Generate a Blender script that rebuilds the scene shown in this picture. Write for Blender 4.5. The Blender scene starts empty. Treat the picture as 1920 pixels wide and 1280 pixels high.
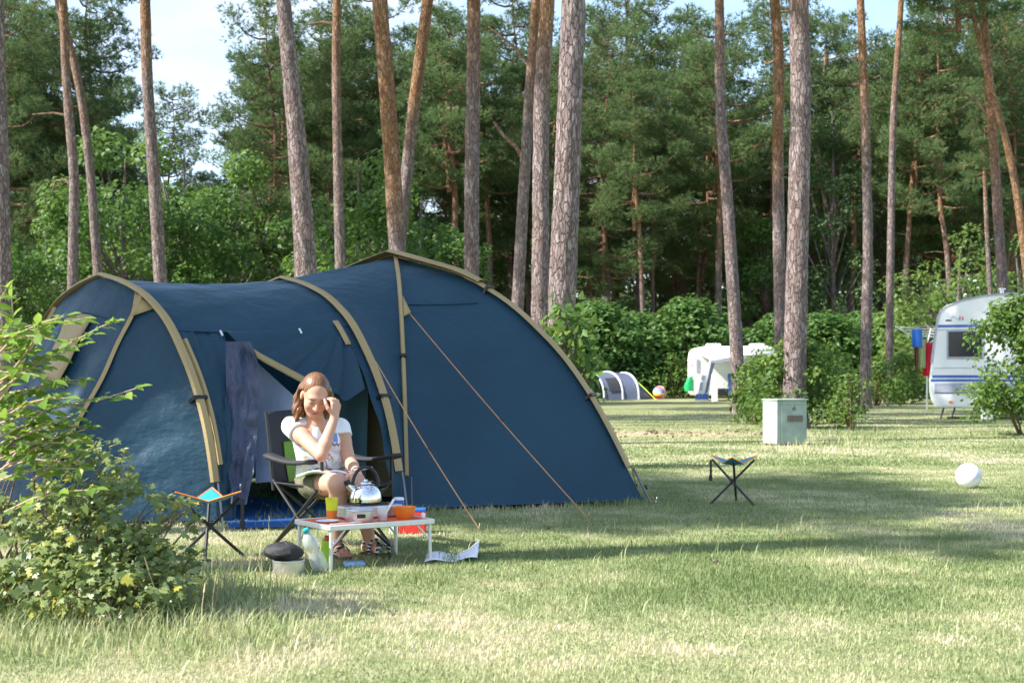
import bpy, math, random
import numpy as np
from mathutils import Vector, Matrix

scene = bpy.context.scene
col = scene.collection
R = math.radians

# ------------------------------------------------------------------ camera
CAMH, F, HX, HY = 1.02, 2666.67, 960.0, 703.0      # metres; pixels of the 1920 px wide photograph
cam_d = bpy.data.cameras.new('camera')
cam_d.sensor_width = 36.0
cam_d.lens = 50.0
cam_d.shift_y = (HY - 640.0) / 1920.0
cam_d.clip_start = 0.1
cam_d.clip_end = 3000.0
cam_d.dof.use_dof = True
cam_d.dof.focus_distance = 9.0
cam_d.dof.aperture_fstop = 5.6
cam = bpy.data.objects.new('camera', cam_d)
cam.location = (0, 0, CAMH)
cam.rotation_euler = (R(90), 0, 0)
col.objects.link(cam)
scene.camera = cam

# ------------------------------------------------------------------ world, sun, exposure
SUN_EL = R(43)
SUN_H = np.array([-0.96, -0.28]); SUN_H /= np.linalg.norm(SUN_H)
SUN = np.array([SUN_H[0]*math.cos(SUN_EL), SUN_H[1]*math.cos(SUN_EL), math.sin(SUN_EL)])   # towards the sun
world = bpy.data.worlds.new('World')
scene.world = world
world.use_nodes = True
wn, wl = world.node_tree.nodes, world.node_tree.links
wn.clear()
sky = wn.new('ShaderNodeTexSky')
sky.sky_type = 'NISHITA'
sky.sun_disc = False
sky.sun_elevation = SUN_EL
sky.sun_rotation = math.atan2(SUN_H[0], SUN_H[1])
sky.air_density = 1.0
sky.dust_density = 0.8
sky.ozone_density = 1.0
tc = wn.new('ShaderNodeTexCoord')
mp = wn.new('ShaderNodeMapping'); mp.inputs['Scale'].default_value = (2.0, 2.0, 7.0)
nz = wn.new('ShaderNodeTexNoise'); nz.inputs['Scale'].default_value = 1.6; nz.inputs['Detail'].default_value = 6
cr = wn.new('ShaderNodeValToRGB')
cr.color_ramp.elements[0].position = 0.42; cr.color_ramp.elements[0].color = (0, 0, 0, 1)
cr.color_ramp.elements[1].position = 0.75; cr.color_ramp.elements[1].color = (0.75, 0.75, 0.75, 1)
mx = wn.new('ShaderNodeMix'); mx.data_type = 'RGBA'
mx.inputs['B'].default_value = (3.6, 3.9, 4.5, 1)
bg = wn.new('ShaderNodeBackground'); bg.inputs['Strength'].default_value = 0.15
wo = wn.new('ShaderNodeOutputWorld')
wl.new(tc.outputs['Generated'], mp.inputs['Vector']); wl.new(mp.outputs['Vector'], nz.inputs['Vector'])
wl.new(nz.outputs['Fac'], cr.inputs['Fac']); wl.new(cr.outputs['Color'], mx.inputs['Factor'])
wl.new(sky.outputs['Color'], mx.inputs['A']); wl.new(mx.outputs['Result'], bg.inputs['Color'])
wl.new(bg.outputs['Background'], wo.inputs['Surface'])

sun_d = bpy.data.lights.new('sun', 'SUN')
sun_d.energy = 5.0
sun_d.angle = R(0.53)
sun_d.color = (1.0, 0.955, 0.88)
sun = bpy.data.objects.new('sun', sun_d)
sun.rotation_euler = Vector(-SUN).to_track_quat('-Z', 'Y').to_euler()
sun.location = (-20, -5, 20)
col.objects.link(sun)

scene.view_settings.view_transform = 'Standard'
scene.view_settings.look = 'None'
scene.view_settings.exposure = 1.2
scene.view_settings.gamma = 1.0
scene.view_settings.use_curve_mapping = False
scene.render.engine = 'CYCLES'
scene.cycles.use_denoising = True
scene.cycles.max_bounces = 8
scene.cycles.transparent_max_bounces = 8

# ------------------------------------------------------------------ helpers
def P(px, py, Y):
    return np.array([(px-HX)*Y/F, Y, CAMH-(py-HY)*Y/F])
def G(px, py):
    Y = F*CAMH/(py-HY)
    return np.array([(px-HX)*Y/F, Y, 0.0])
def GX(px, Y, z=0.0):
    return np.array([(px-HX)*Y/F, Y, z])
def nrm(v):
    v = np.asarray(v, float); return v/max(np.linalg.norm(v), 1e-9)

class MB:
    def __init__(s):
        s.V, s.Fc, s.n, s.A = [], [], 0, []
    def add(s, v, f, attr=None):
        v = np.asarray(v, float).reshape(-1, 3)
        s.V.append(v)
        s.Fc.extend([tuple(int(i)+s.n for i in q) for q in f])
        s.A.append(np.full(len(v), 0.0 if attr is None else attr) if np.isscalar(attr) or attr is None else np.asarray(attr, float))
        s.n += len(v)
        return s
    def tube(s, path, rad, n=8, cap=True, attr=None):
        path = np.asarray(path, float); m = len(path)
        rad = np.full(m, rad, float) if np.isscalar(rad) else np.asarray(rad, float)
        t = np.gradient(path, axis=0); t /= np.maximum(np.linalg.norm(t, axis=1), 1e-9)[:, None]
        u = np.cross(t[0], [0, 0, 1.0])
        if np.linalg.norm(u) < 1e-3: u = np.cross(t[0], [1.0, 0, 0])
        u = nrm(u); ang = np.linspace(0, 2*math.pi, n, endpoint=False)
        vs = []
        for i in range(m):
            u = nrm(u - t[i]*np.dot(u, t[i])); w = np.cross(t[i], u)
            vs.append(path[i] + rad[i]*(np.cos(ang)[:, None]*u + np.sin(ang)[:, None]*w))
        v = np.concatenate(vs)
        f = [(i*n+j, i*n+(j+1) % n, (i+1)*n+(j+1) % n, (i+1)*n+j) for i in range(m-1) for j in range(n)]
        if cap: f += [tuple(range(n))[::-1], tuple((m-1)*n+j for j in range(n))]
        return s.add(v, f, attr)
    def obox(s, c, hx, hy, hz):
        c, hx, hy, hz = (np.asarray(a, float) for a in (c, hx, hy, hz))
        v = [c+a*hx+b*hy+d*hz for d in (-1, 1) for b in (-1, 1) for a in (-1, 1)]
        return s.add(v, [(0, 2, 3, 1), (4, 5, 7, 6), (0, 1, 5, 4), (2, 6, 7, 3), (0, 4, 6, 2), (1, 3, 7, 5)])
    def box(s, c, size):
        return s.obox(c, (size[0]/2, 0, 0), (0, size[1]/2, 0), (0, 0, size[2]/2))
    def lathe(s, prof, n=24, o=(0, 0, 0), cap=True, M=None):
        ang = np.linspace(0, 2*math.pi, n, endpoint=False)
        v = np.array([[r*math.cos(a), r*math.sin(a), z] for r, z in prof for a in ang])
        if M is not None: v = v @ np.asarray(M).T
        v = v + np.asarray(o, float)
        m = len(prof)
        f = [(i*n+j, i*n+(j+1) % n, (i+1)*n+(j+1) % n, (i+1)*n+j) for i in range(m-1) for j in range(n)]
        if cap: f += [tuple(range(n))[::-1], tuple((m-1)*n+j for j in range(n))]
        return s.add(v, f)
    def grid(s, g, closed=False):
        g = np.asarray(g, float); a, b = g.shape[:2]
        f = [(i*b+j, i*b+j+1, (i+1)*b+j+1, (i+1)*b+j) for i in range(a-1) for j in range(b-1)]
        if closed: f += [(i*b+b-1, i*b, (i+1)*b, (i+1)*b+b-1) for i in range(a-1)]
        return s.add(g, f)
    def prism(s, poly, d):
        poly = np.asarray(poly, float); n = len(poly); d = np.asarray(d, float)
        v = np.concatenate([poly, poly+d])
        return s.add(v, [tuple(range(n))[::-1], tuple(range(n, 2*n))] + [(i, (i+1) % n, n+(i+1) % n, n+i) for i in range(n)])
    def sphere(s, c, r, n=16, m=10):
        r = np.broadcast_to(np.asarray(r, float), 3)
        v = []; 
        for i in range(m+1):
            th = math.pi*i/m
            for j in range(n):
                ph = 2*math.pi*j/n
                v.append([c[0]+r[0]*math.sin(th)*math.cos(ph), c[1]+r[1]*math.sin(th)*math.sin(ph), c[2]+r[2]*math.cos(th)])
        f = [(i*n+j, (i+1)*n+j, (i+1)*n+(j+1) % n, i*n+(j+1) % n) for i in range(m) for j in range(n)]
        return s.add(v, f)
    def build(s, name, m, parent=None, smooth=True, attr=None, bevel=0.0, thick=0.0):
        V = np.concatenate(s.V)
        if parent is not None: V = V - ROOT.get(parent.name, np.zeros(3))
        me = bpy.data.meshes.new(name)
        me.from_pydata(V.tolist(), [], s.Fc)
        me.update()
        if attr:
            a = me.attributes.new(attr, 'FLOAT', 'POINT'); a.data.foreach_set('value', np.concatenate(s.A).astype(np.float32))
        return link(name, me, m, parent, smooth, bevel, thick)

ROOT = {}
def link(name, me, m, parent=None, smooth=True, bevel=0.0, thick=0.0):
    if m is not None: me.materials.append(m)
    if smooth:
        me.polygons.foreach_set('use_smooth', [True]*len(me.polygons))
        if hasattr(me, 'set_sharp_from_angle'): me.set_sharp_from_angle(angle=R(42))
    o = bpy.data.objects.new(name, me); col.objects.link(o)
    if parent is not None:
        o.parent = parent
        ROOT[o.name] = ROOT.get(parent.name, np.zeros(3))
    if thick:
        md = o.modifiers.new('thickness', 'SOLIDIFY'); md.thickness = thick; md.offset = 0
    if bevel:
        md = o.modifiers.new('bevel', 'BEVEL'); md.width = bevel; md.segments = 2; md.limit_method = 'ANGLE'
    return o

def tag(o, label, cat, group=None, kind=None):
    if label: o['label'] = label
    if cat: o['category'] = cat
    if group: o['group'] = group
    if kind: o['kind'] = kind
    return o
def thing(name, label, cat, loc=(0, 0, 0), group=None):
    o = bpy.data.objects.new(name, None); col.objects.link(o)
    o.empty_display_size = 0.2
    o.location = [float(a) for a in loc]
    ROOT[o.name] = np.array([float(a) for a in loc])
    return tag(o, label, cat, group)
def copy_thing(root, loc, rz=0.0, sc=1.0, label=None, group=None):
    r = root.copy(); col.objects.link(r)
    r.location = [float(a) for a in loc]; r.rotation_euler = (0, 0, rz)
    r.scale = (sc, sc, sc) if np.isscalar(sc) else sc
    if label: r['label'] = label
    if group: r['group'] = group
    for ch in list(root.children):
        c = ch.copy(); col.objects.link(c); c.parent = r
        for g in list(ch.children):
            d = g.copy(); col.objects.link(d); d.parent = c
    return r

def mesh_np(name, V, tri_sets, attrs=None):
    me = bpy.data.meshes.new(name)
    V = np.asarray(V, np.float32)
    me.vertices.add(len(V)); me.vertices.foreach_set('co', V.ravel())
    loops = np.concatenate([t.ravel() for t in tri_sets]).astype(np.int32)
    sizes = np.concatenate([np.full(len(t), t.shape[1]) for t in tri_sets]).astype(np.int32)
    starts = np.concatenate([[0], np.cumsum(sizes)[:-1]]).astype(np.int32)
    me.loops.add(len(loops)); me.loops.foreach_set('vertex_index', loops)
    me.polygons.add(len(sizes)); me.polygons.foreach_set('loop_start', starts)
    try: me.polygons.foreach_set('loop_total', sizes)
    except Exception: pass
    for k, a in (attrs or {}).items():
        a = np.asarray(a, np.float32)
        if a.ndim == 1:
            at = me.attributes.new(k, 'FLOAT', 'POINT'); at.data.foreach_set('value', a)
        else:
            at = me.attributes.new(k, 'FLOAT_COLOR', 'POINT'); at.data.foreach_set('color', a.ravel())
    me.update(calc_edges=True)
    return me

# value noise for placing things
def vnoise(x, y, seed=0):
    x = np.asarray(x, float); y = np.asarray(y, float)
    xi, yi = np.floor(x).astype(np.int64), np.floor(y).astype(np.int64)
    fx, fy = x-xi, y-yi; fx = fx*fx*(3-2*fx); fy = fy*fy*(3-2*fy)
    def h(a, b):
        n = (a*374761393 + b*668265263 + seed*1442695041) & 0x7fffffff
        n = ((n ^ (n >> 13))*1274126177) & 0x7fffffff
        return ((n ^ (n >> 16)) & 0xffff)/65535.0
    return (h(xi, yi)*(1-fx)+h(xi+1, yi)*fx)*(1-fy)+(h(xi, yi+1)*(1-fx)+h(xi+1, yi+1)*fx)*fy
def fbm(x, y, seed=0, o=3):
    return sum(vnoise(x*2**k, y*2**k, seed+k)*0.5**k for k in range(o))/sum(0.5**k for k in range(o))

# ------------------------------------------------------------------ materials
def newmat(name):
    m = bpy.data.materials.new(name); m.use_nodes = True
    nt = m.node_tree; b = nt.nodes['Principled BSDF']
    return m, nt, b
def setc(b, c, rough=0.6, spec=0.5, metal=0.0):
    b.inputs['Base Color'].default_value = (*c, 1); b.inputs['Roughness'].default_value = rough
    b.inputs['Specular IOR Level'].default_value = spec; b.inputs['Metallic'].default_value = metal
def ramp(nt, fac, stops):
    r = nt.nodes.new('ShaderNodeValToRGB'); e = r.color_ramp.elements
    while len(e) < len(stops): e.new(0.5)
    for k, (p, c) in enumerate(stops):
        e[k].position = p; e[k].color = (*c, 1)
    nt.links.new(fac, r.inputs['Fac']); return r.outputs['Color']
def noise(nt, scale, detail=4, sc=(1, 1, 1), coord='Object', rough=0.55):
    t = nt.nodes.new('ShaderNodeTexCoord'); mpn = nt.nodes.new('ShaderNodeMapping')
    mpn.inputs['Scale'].default_value = sc
    n = nt.nodes.new('ShaderNodeTexNoise'); n.inputs['Scale'].default_value = scale
    n.inputs['Detail'].default_value = detail; n.inputs['Roughness'].default_value = rough
    nt.links.new(t.outputs[coord], mpn.inputs['Vector']); nt.links.new(mpn.outputs['Vector'], n.inputs['Vector'])
    return n.outputs['Fac']
def bump(nt, b, h, strength=0.3, dist=0.02):
    bn = nt.nodes.new('ShaderNodeBump'); bn.inputs['Strength'].default_value = strength; bn.inputs['Distance'].default_value = dist
    nt.links.new(h, bn.inputs['Height']); nt.links.new(bn.outputs['Normal'], b.inputs['Normal'])
def plain(name, c, rough=0.5, spec=0.5, metal=0.0, var=0.12, ns=12.0, bs=0.15, bd=0.004):
    m, nt, b = newmat(name); setc(b, c, rough, spec, metal)
    n = noise(nt, ns, 5)
    nt.links.new(ramp(nt, n, [(0.3, tuple(x*(1-var) for x in c)), (0.7, tuple(min(1, x*(1+var)) for x in c))]), b.inputs['Base Color'])
    if bs: bump(nt, b, noise(nt, ns*4, 4), bs, bd)
    return m
def leafmat(name, stops, trans=0.35, rough=0.5, spec=.3):
    m, nt, b = newmat(name); setc(b, stops[0][1], rough, spec)
    at = nt.nodes.new('ShaderNodeAttribute'); at.attribute_name = 'rnd'
    c = ramp(nt, at.outputs['Fac'], stops)
    nt.links.new(c, b.inputs['Base Color'])
    tr = nt.nodes.new('ShaderNodeBsdfTranslucent')
    hs = nt.nodes.new('ShaderNodeHueSaturation'); hs.inputs['Hue'].default_value = 0.485; hs.inputs['Value'].default_value = 1.5
    nt.links.new(c, hs.inputs['Color']); nt.links.new(hs.outputs['Color'], tr.inputs['Color'])
    mix = nt.nodes.new('ShaderNodeMixShader'); mix.inputs['Fac'].default_value = trans
    nt.links.new(b.outputs['BSDF'], mix.inputs[1]); nt.links.new(tr.outputs['BSDF'], mix.inputs[2])
    nt.links.new(mix.outputs['Shader'], nt.nodes['Material Output'].inputs['Surface'])
    return m
def fabric(name, c, rough=0.45, wr=0.5, ws=3.0, stretch=(1, 1, 1), trans=0.12, wd=0.03, spec=0.5):
    m, nt, b = newmat(name); setc(b, c, rough, spec)
    n = noise(nt, 1.3, 3)
    cc = ramp(nt, n, [(0.3, tuple(x*0.88 for x in c)), (0.7, tuple(x*1.1 for x in c))])
    nt.links.new(cc, b.inputs['Base Color'])
    w = nt.nodes.new('ShaderNodeMath'); w.operation = 'ADD'
    nt.links.new(noise(nt, ws, 3, stretch), w.inputs[0])
    mm = nt.nodes.new('ShaderNodeMath'); mm.operation = 'MULTIPLY'; mm.inputs[1].default_value = 0.35
    nt.links.new(noise(nt, ws*4.3, 4, stretch), mm.inputs[0]); nt.links.new(mm.outputs[0], w.inputs[1])
    bump(nt, b, w.outputs[0], wr, wd)
    tr = nt.nodes.new('ShaderNodeBsdfTranslucent'); nt.links.new(cc, tr.inputs['Color'])
    mix = nt.nodes.new('ShaderNodeMixShader'); mix.inputs['Fac'].default_value = trans
    nt.links.new(b.outputs['BSDF'], mix.inputs[1]); nt.links.new(tr.outputs['BSDF'], mix.inputs[2])
    nt.links.new(mix.outputs['Shader'], nt.nodes['Material Output'].inputs['Surface'])
    return m
def vcol(name, rough=0.6, spec=0.4, sss=0.0, bs=0.0, ns=60.0, bd=0.003, sc=(1, 1, 1)):
    m, nt, b = newmat(name); setc(b, (0.5, 0.5, 0.5), rough, spec)
    at = nt.nodes.new('ShaderNodeAttribute'); at.attribute_name = 'Col'
    nt.links.new(at.outputs['Color'], b.inputs['Base Color'])
    if sss:
        b.inputs['Subsurface Weight'].default_value = sss
        b.inputs['Subsurface Radius'].default_value = (0.012, 0.005, 0.003); b.inputs['Subsurface Scale'].default_value = 1.0
    if bs: bump(nt, b, noise(nt, ns, 3, sc), bs, bd)
    return m

def bark_mat():
    m, nt, b = newmat('pine_bark'); setc(b, (0.2, 0.15, 0.13), 0.9, 0.2)
    t = nt.nodes.new('ShaderNodeTexCoord'); mpn = nt.nodes.new('ShaderNodeMapping'); mpn.inputs['Scale'].default_value = (1, 1, 0.24)
    nt.links.new(t.outputs['Object'], mpn.inputs['Vector'])
    n0 = nt.nodes.new('ShaderNodeTexNoise'); n0.inputs['Scale'].default_value = 6; n0.inputs['Detail'].default_value = 3
    nt.links.new(mpn.outputs['Vector'], n0.inputs['Vector'])
    vm = nt.nodes.new('ShaderNodeVectorMath'); vm.operation = 'MULTIPLY_ADD'; vm.inputs[1].default_value = (0.22, 0.22, 0.10)
    nt.links.new(n0.outputs['Color'], vm.inputs[0]); nt.links.new(mpn.outputs['Vector'], vm.inputs[2])
    vo = nt.nodes.new('ShaderNodeTexVoronoi'); vo.feature = 'DISTANCE_TO_EDGE'; vo.inputs['Scale'].default_value = 21
    nt.links.new(vm.outputs[0], vo.inputs['Vector'])
    v2 = nt.nodes.new('ShaderNodeTexVoronoi'); v2.inputs['Scale'].default_value = 21
    nt.links.new(vm.outputs[0], v2.inputs['Vector'])
    sep = nt.nodes.new('ShaderNodeSeparateColor'); nt.links.new(v2.outputs['Color'], sep.inputs['Color'])
    grey = ramp(nt, sep.outputs['Red'], [(0.0, (0.16, 0.122, 0.12)), (0.5, (0.225, 0.178, 0.172)), (1.0, (0.31, 0.26, 0.25))])
    oran = ramp(nt, sep.outputs['Red'], [(0.0, (0.22, 0.12, 0.065)), (0.5, (0.30, 0.165, 0.085)), (1.0, (0.36, 0.235, 0.15))])
    at = nt.nodes.new('ShaderNodeAttribute'); at.attribute_name = 'rnd'
    add = nt.nodes.new('ShaderNodeMath'); add.operation = 'MULTIPLY_ADD'; add.inputs[1].default_value = 0.9; add.inputs[2].default_value = -0.45
    nb = noise(nt, 2.5, 4, (1, 1, 0.5)); nt.links.new(nb, add.inputs[0])
    a2 = nt.nodes.new('ShaderNodeMath'); a2.operation = 'ADD'; a2.use_clamp = True
    nt.links.new(add.outputs[0], a2.inputs[0]); nt.links.new(at.outputs['Fac'], a2.inputs[1])
    mx = nt.nodes.new('ShaderNodeMix'); mx.data_type = 'RGBA'
    nt.links.new(a2.outputs[0], mx.inputs['Factor']); nt.links.new(grey, mx.inputs['A']); nt.links.new(oran, mx.inputs['B'])
    crack = ramp(nt, vo.outputs['Distance'], [(0.0, (0.60, 0.55, 0.53)), (0.16, (1, 1, 1))])
    mu = nt.nodes.new('ShaderNodeMix'); mu.data_type = 'RGBA'; mu.blend_type = 'MULTIPLY'; mu.inputs['Factor'].default_value = 1.0
    nt.links.new(mx.outputs['Result'], mu.inputs['A']); nt.links.new(crack, mu.inputs['B'])
    nt.links.new(mu.outputs['Result'], b.inputs['Base Color'])
    hh = nt.nodes.new('ShaderNodeMath'); hh.operation = 'MULTIPLY_ADD'; hh.inputs[1].default_value = 0.5
    mn = nt.nodes.new('ShaderNodeMath'); mn.operation = 'MINIMUM'; mn.inputs[1].default_value = 0.14
    nt.links.new(vo.outputs['Distance'], mn.inputs[0])
    ms = nt.nodes.new('ShaderNodeMath'); ms.operation = 'MULTIPLY'; ms.inputs[1].default_value = 6.0
    nt.links.new(mn.outputs[0], ms.inputs[0])
    nt.links.new(noise(nt, 40, 4), hh.inputs[0]); nt.links.new(ms.outputs[0], hh.inputs[2])
    bump(nt, b, hh.outputs[0], 0.9, 0.03)
    return m

M = {}
M['bark'] = bark_mat()
M['pine'] = leafmat('pine_needles', [(0, (0.060, 0.105, 0.038)), (0.5, (0.11, 0.17, 0.065)), (0.93, (0.17, 0.235, 0.095)), (1, (0.24, 0.18, 0.08))], 0.3, 0.8, .12)
M['oak'] = leafmat('oak_leaves', [(0, (0.045, 0.10, 0.022)), (0.6, (0.085, 0.17, 0.035)), (1, (0.16, 0.25, 0.05))], 0.4)
M['birch'] = leafmat('birch_leaves', [(0, (0.055, 0.11, 0.04)), (1, (0.12, 0.19, 0.07))], 0.4)
M['beech'] = leafmat('beech_leaves', [(0, (0.07, 0.13, 0.03)), (1, (0.17, 0.25, 0.06))], 0.45)
M['hedge'] = leafmat('hedge_leaves', [(0, (0.055, 0.12, 0.028)), (0.6, (0.10, 0.20, 0.048)), (1, (0.15, 0.26, 0.075))], 0.35)
M['bush'] = leafmat('bush_leaves', [(0, (0.045, 0.105, 0.025)), (0.6, (0.10, 0.18, 0.035)), (1, (0.20, 0.27, 0.05))], 0.4)
M['bramble'] = leafmat('bramble_leaves', [(0, (0.10, 0.15, 0.045)), (0.55, (0.20, 0.265, 0.09)), (0.9, (0.33, 0.38, 0.16)), (1, (0.45, 0.43, 0.07))], 0.45, 0.36, .55)
M['dogwood'] = leafmat('dogwood_leaves', [(0, (0.085, 0.17, 0.03)), (0.6, (0.15, 0.26, 0.04)), (1, (0.27, 0.36, 0.06))], 0.45, 0.38)
M['grass'] = leafmat('grass_blades', [(0, (0.155, 0.215, 0.075)), (0.35, (0.255, 0.31, 0.13)), (0.6, (0.385, 0.41, 0.21)), (0.82, (0.52, 0.48, 0.30)), (1, (0.64, 0.56, 0.41))], 0.35, 0.5)
M['tent'] = fabric('blue_tent_fabric', (0.0145, 0.058, 0.096), 0.52, 0.8, 2.6, (1, 1, 1.6), 0.2, 0.035, .4)
for n_ in M['tent'].node_tree.nodes:
    if n_.type == 'BSDF_PRINCIPLED': n_.inputs['Sheen Weight'].default_value = .35; n_.inputs['Sheen Roughness'].default_value = .35; n_.inputs['Sheen Tint'].default_value = (.5, .75, 1, 1)
M['tan'] = fabric('tan_sleeve_fabric', (0.40, 0.29, 0.13), 0.6, 0.25, 8, (1, 1, 1), 0.05, 0.01)
M['tarp'] = fabric('crinkled_navy_sheet', (0.045, 0.060, 0.115), 0.42, 1.0, 9, (1.5, 1.5, 0.8), 0.1, 0.02)
M['inner'] = fabric('inner_fabric_sunlit_tint', (0.42, 0.50, 0.70), 0.6, 0.6, 7, (1, 1, 1), 0.3, 0.02)  # base colour lightened to stand for sunlight on the curtain
M['teal'] = fabric('teal_inner_fabric', (0.05, 0.13, 0.15), 0.6, 0.3, 5, (1, 1, 1), 0.1, 0.02)
M['olive'] = fabric('olive_inner_fabric', (0.16, 0.125, 0.045), 0.7, 0.3, 5, (1, 1, 1), 0.1, 0.02)
M['sheet'] = fabric('blue_groundsheet', (0.02, 0.09, 0.28), 0.4, 0.5, 8, (1, 1, 1), 0.02, 0.01)
M['rope'] = plain('orange_guy_line', (0.48, 0.25, 0.10), 0.7)
M['pole'] = plain('grey_pole', (0.12, 0.13, 0.15), 0.35, 0.5, 0.6)
M['black'] = plain('black_plastic', (0.012, 0.012, 0.014), 0.42)
M['blackfab'] = fabric('black_mesh_fabric', (0.018, 0.018, 0.022), 0.7, 0.3, 20, (1, 1, 1), 0.02, 0.01)
M['greenfab'] = fabric('lime_green_fabric', (0.15, 0.30, 0.03), 0.6, 0.3, 12, (1, 1, 1), 0.15, 0.01)
M['steel'] = plain('polished_steel', (0.80, 0.80, 0.80), 0.10, 0.5, 1.0, 0.04, 6, 0.03, 0.002)
M['alu'] = plain('brushed_aluminium', (0.62, 0.63, 0.64), 0.36, 0.5, 0.85, 0.06, 30, 0.05, 0.001)
M['alupaint'] = plain('pale_aluminium_frame', (0.70, 0.70, 0.68), 0.4, 0.5, 0.25, 0.05, 30, 0.05, 0.001)
M['orangetop'] = plain('orange_table_top', (0.72, 0.13, 0.03), 0.4)
M['orange'] = plain('orange_plastic', (0.80, 0.22, 0.03), 0.35)
M['yellow'] = plain('yellow_green_plastic', (0.72, 0.74, 0.03), 0.3)
M['red'] = plain('red_plastic', (0.62, 0.04, 0.03), 0.4)
M['white'] = plain('white_plastic', (0.78, 0.78, 0.78), 0.4, 0.5, 0, 0.04)
M['paper'] = plain('white_paper', (0.80, 0.81, 0.86), 0.8, 0.2, 0, 0.04)
M['blue'] = plain('blue_print', (0.03, 0.12, 0.45), 0.5)
M['lightblue'] = plain('light_blue_plastic', (0.25, 0.45, 0.70), 0.4, 0.5, 0, 0.3, 40)
M['teal_plastic'] = plain('turquoise_plastic', (0.02, 0.36, 0.45), 0.35)
M['stooltop'] = fabric('turquoise_canvas', (0.025, 0.33, 0.46), 0.6, 0.2, 20, (1, 1, 1), 0.1, 0.005)
M['greenplastic'] = plain('lime_plastic', (0.35, 0.62, 0.03), 0.4)
M['caravan'] = plain('white_caravan_shell', (0.80, 0.80, 0.80), 0.35, 0.5, 0, 0.05, 2, 0.05, 0.004)
M['cblue'] = plain('blue_stripe_paint', (0.05, 0.13, 0.42), 0.35)
M['cgrey'] = plain('grey_stripe_paint', (0.36, 0.38, 0.46), 0.4)
M['rubber'] = plain('dark_trim', (0.06, 0.065, 0.075), 0.6)
M['box'] = plain('weathered_grey_green_box', (0.30, 0.37, 0.32), 0.75, 0.3, 0, 0.22, 5, 0.2, 0.004)
M['slot'] = plain('rusty_metal_flap', (0.16, 0.135, 0.12), 0.6, 0.4, 0.3, 0.3, 9)
M['fartent'] = fabric('slate_tent_fabric', (0.10, 0.12, 0.19), 0.5, 0.4, 2, (1, 1, 1), 0.1, 0.03)
M['palegrey'] = plain('pale_grey_fabric', (0.62, 0.64, 0.72), 0.6)
M['dark'] = plain('interior_shade_colour', (0.02, 0.022, 0.03), 0.8)  # near-black colour stands for shade inside tent and awning
M['towelblue'] = fabric('blue_towel', (0.05, 0.20, 0.65), 0.9, 0.4, 10)
M['towelred'] = fabric('red_towel', (0.60, 0.02, 0.04), 0.9, 0.4, 10)
M['towelgreen'] = fabric('pale_green_towel', (0.42, 0.48, 0.22), 0.9, 0.4, 10)
M['towelbrown'] = fabric('brown_towel', (0.12, 0.05, 0.03), 0.9, 0.4, 10)
M['greenbag'] = fabric('green_bag_fabric', (0.01, 0.38, 0.13), 0.5, 0.4, 5)
M['lime'] = plain('lime_guy_line', (0.55, 0.75, 0.05), 0.6)
M['amber'] = plain('amber_lens', (0.85, 0.28, 0.02), 0.25)
M['wood'] = plain('brown_twig', (0.13, 0.085, 0.055), 0.85)
M['paletwig'] = plain('pale_twig', (0.40, 0.28, 0.20), 0.8)
M['straw'] = plain('dry_stalk', (0.46, 0.36, 0.20), 0.8)
def glassmat(name, c, alpha):
    m, nt, b = newmat(name); setc(b, c, 0.08, 0.5)
    tr = nt.nodes.new('ShaderNodeBsdfTransparent'); mix = nt.nodes.new('ShaderNodeMixShader')
    mix.inputs['Fac'].default_value = alpha
    nt.links.new(tr.outputs['BSDF'], mix.inputs[1]); nt.links.new(b.outputs['BSDF'], mix.inputs[2])
    nt.links.new(mix.outputs['Shader'], nt.nodes['Material Output'].inputs['Surface']); return m
M['clear'] = glassmat('clear_plastic', (0.85, 0.9, 0.9), 0.32)
m, nt, b = newmat('tinted_window'); setc(b, (0.02, 0.025, 0.035), 0.12, 0.35); M['glass'] = m

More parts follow.
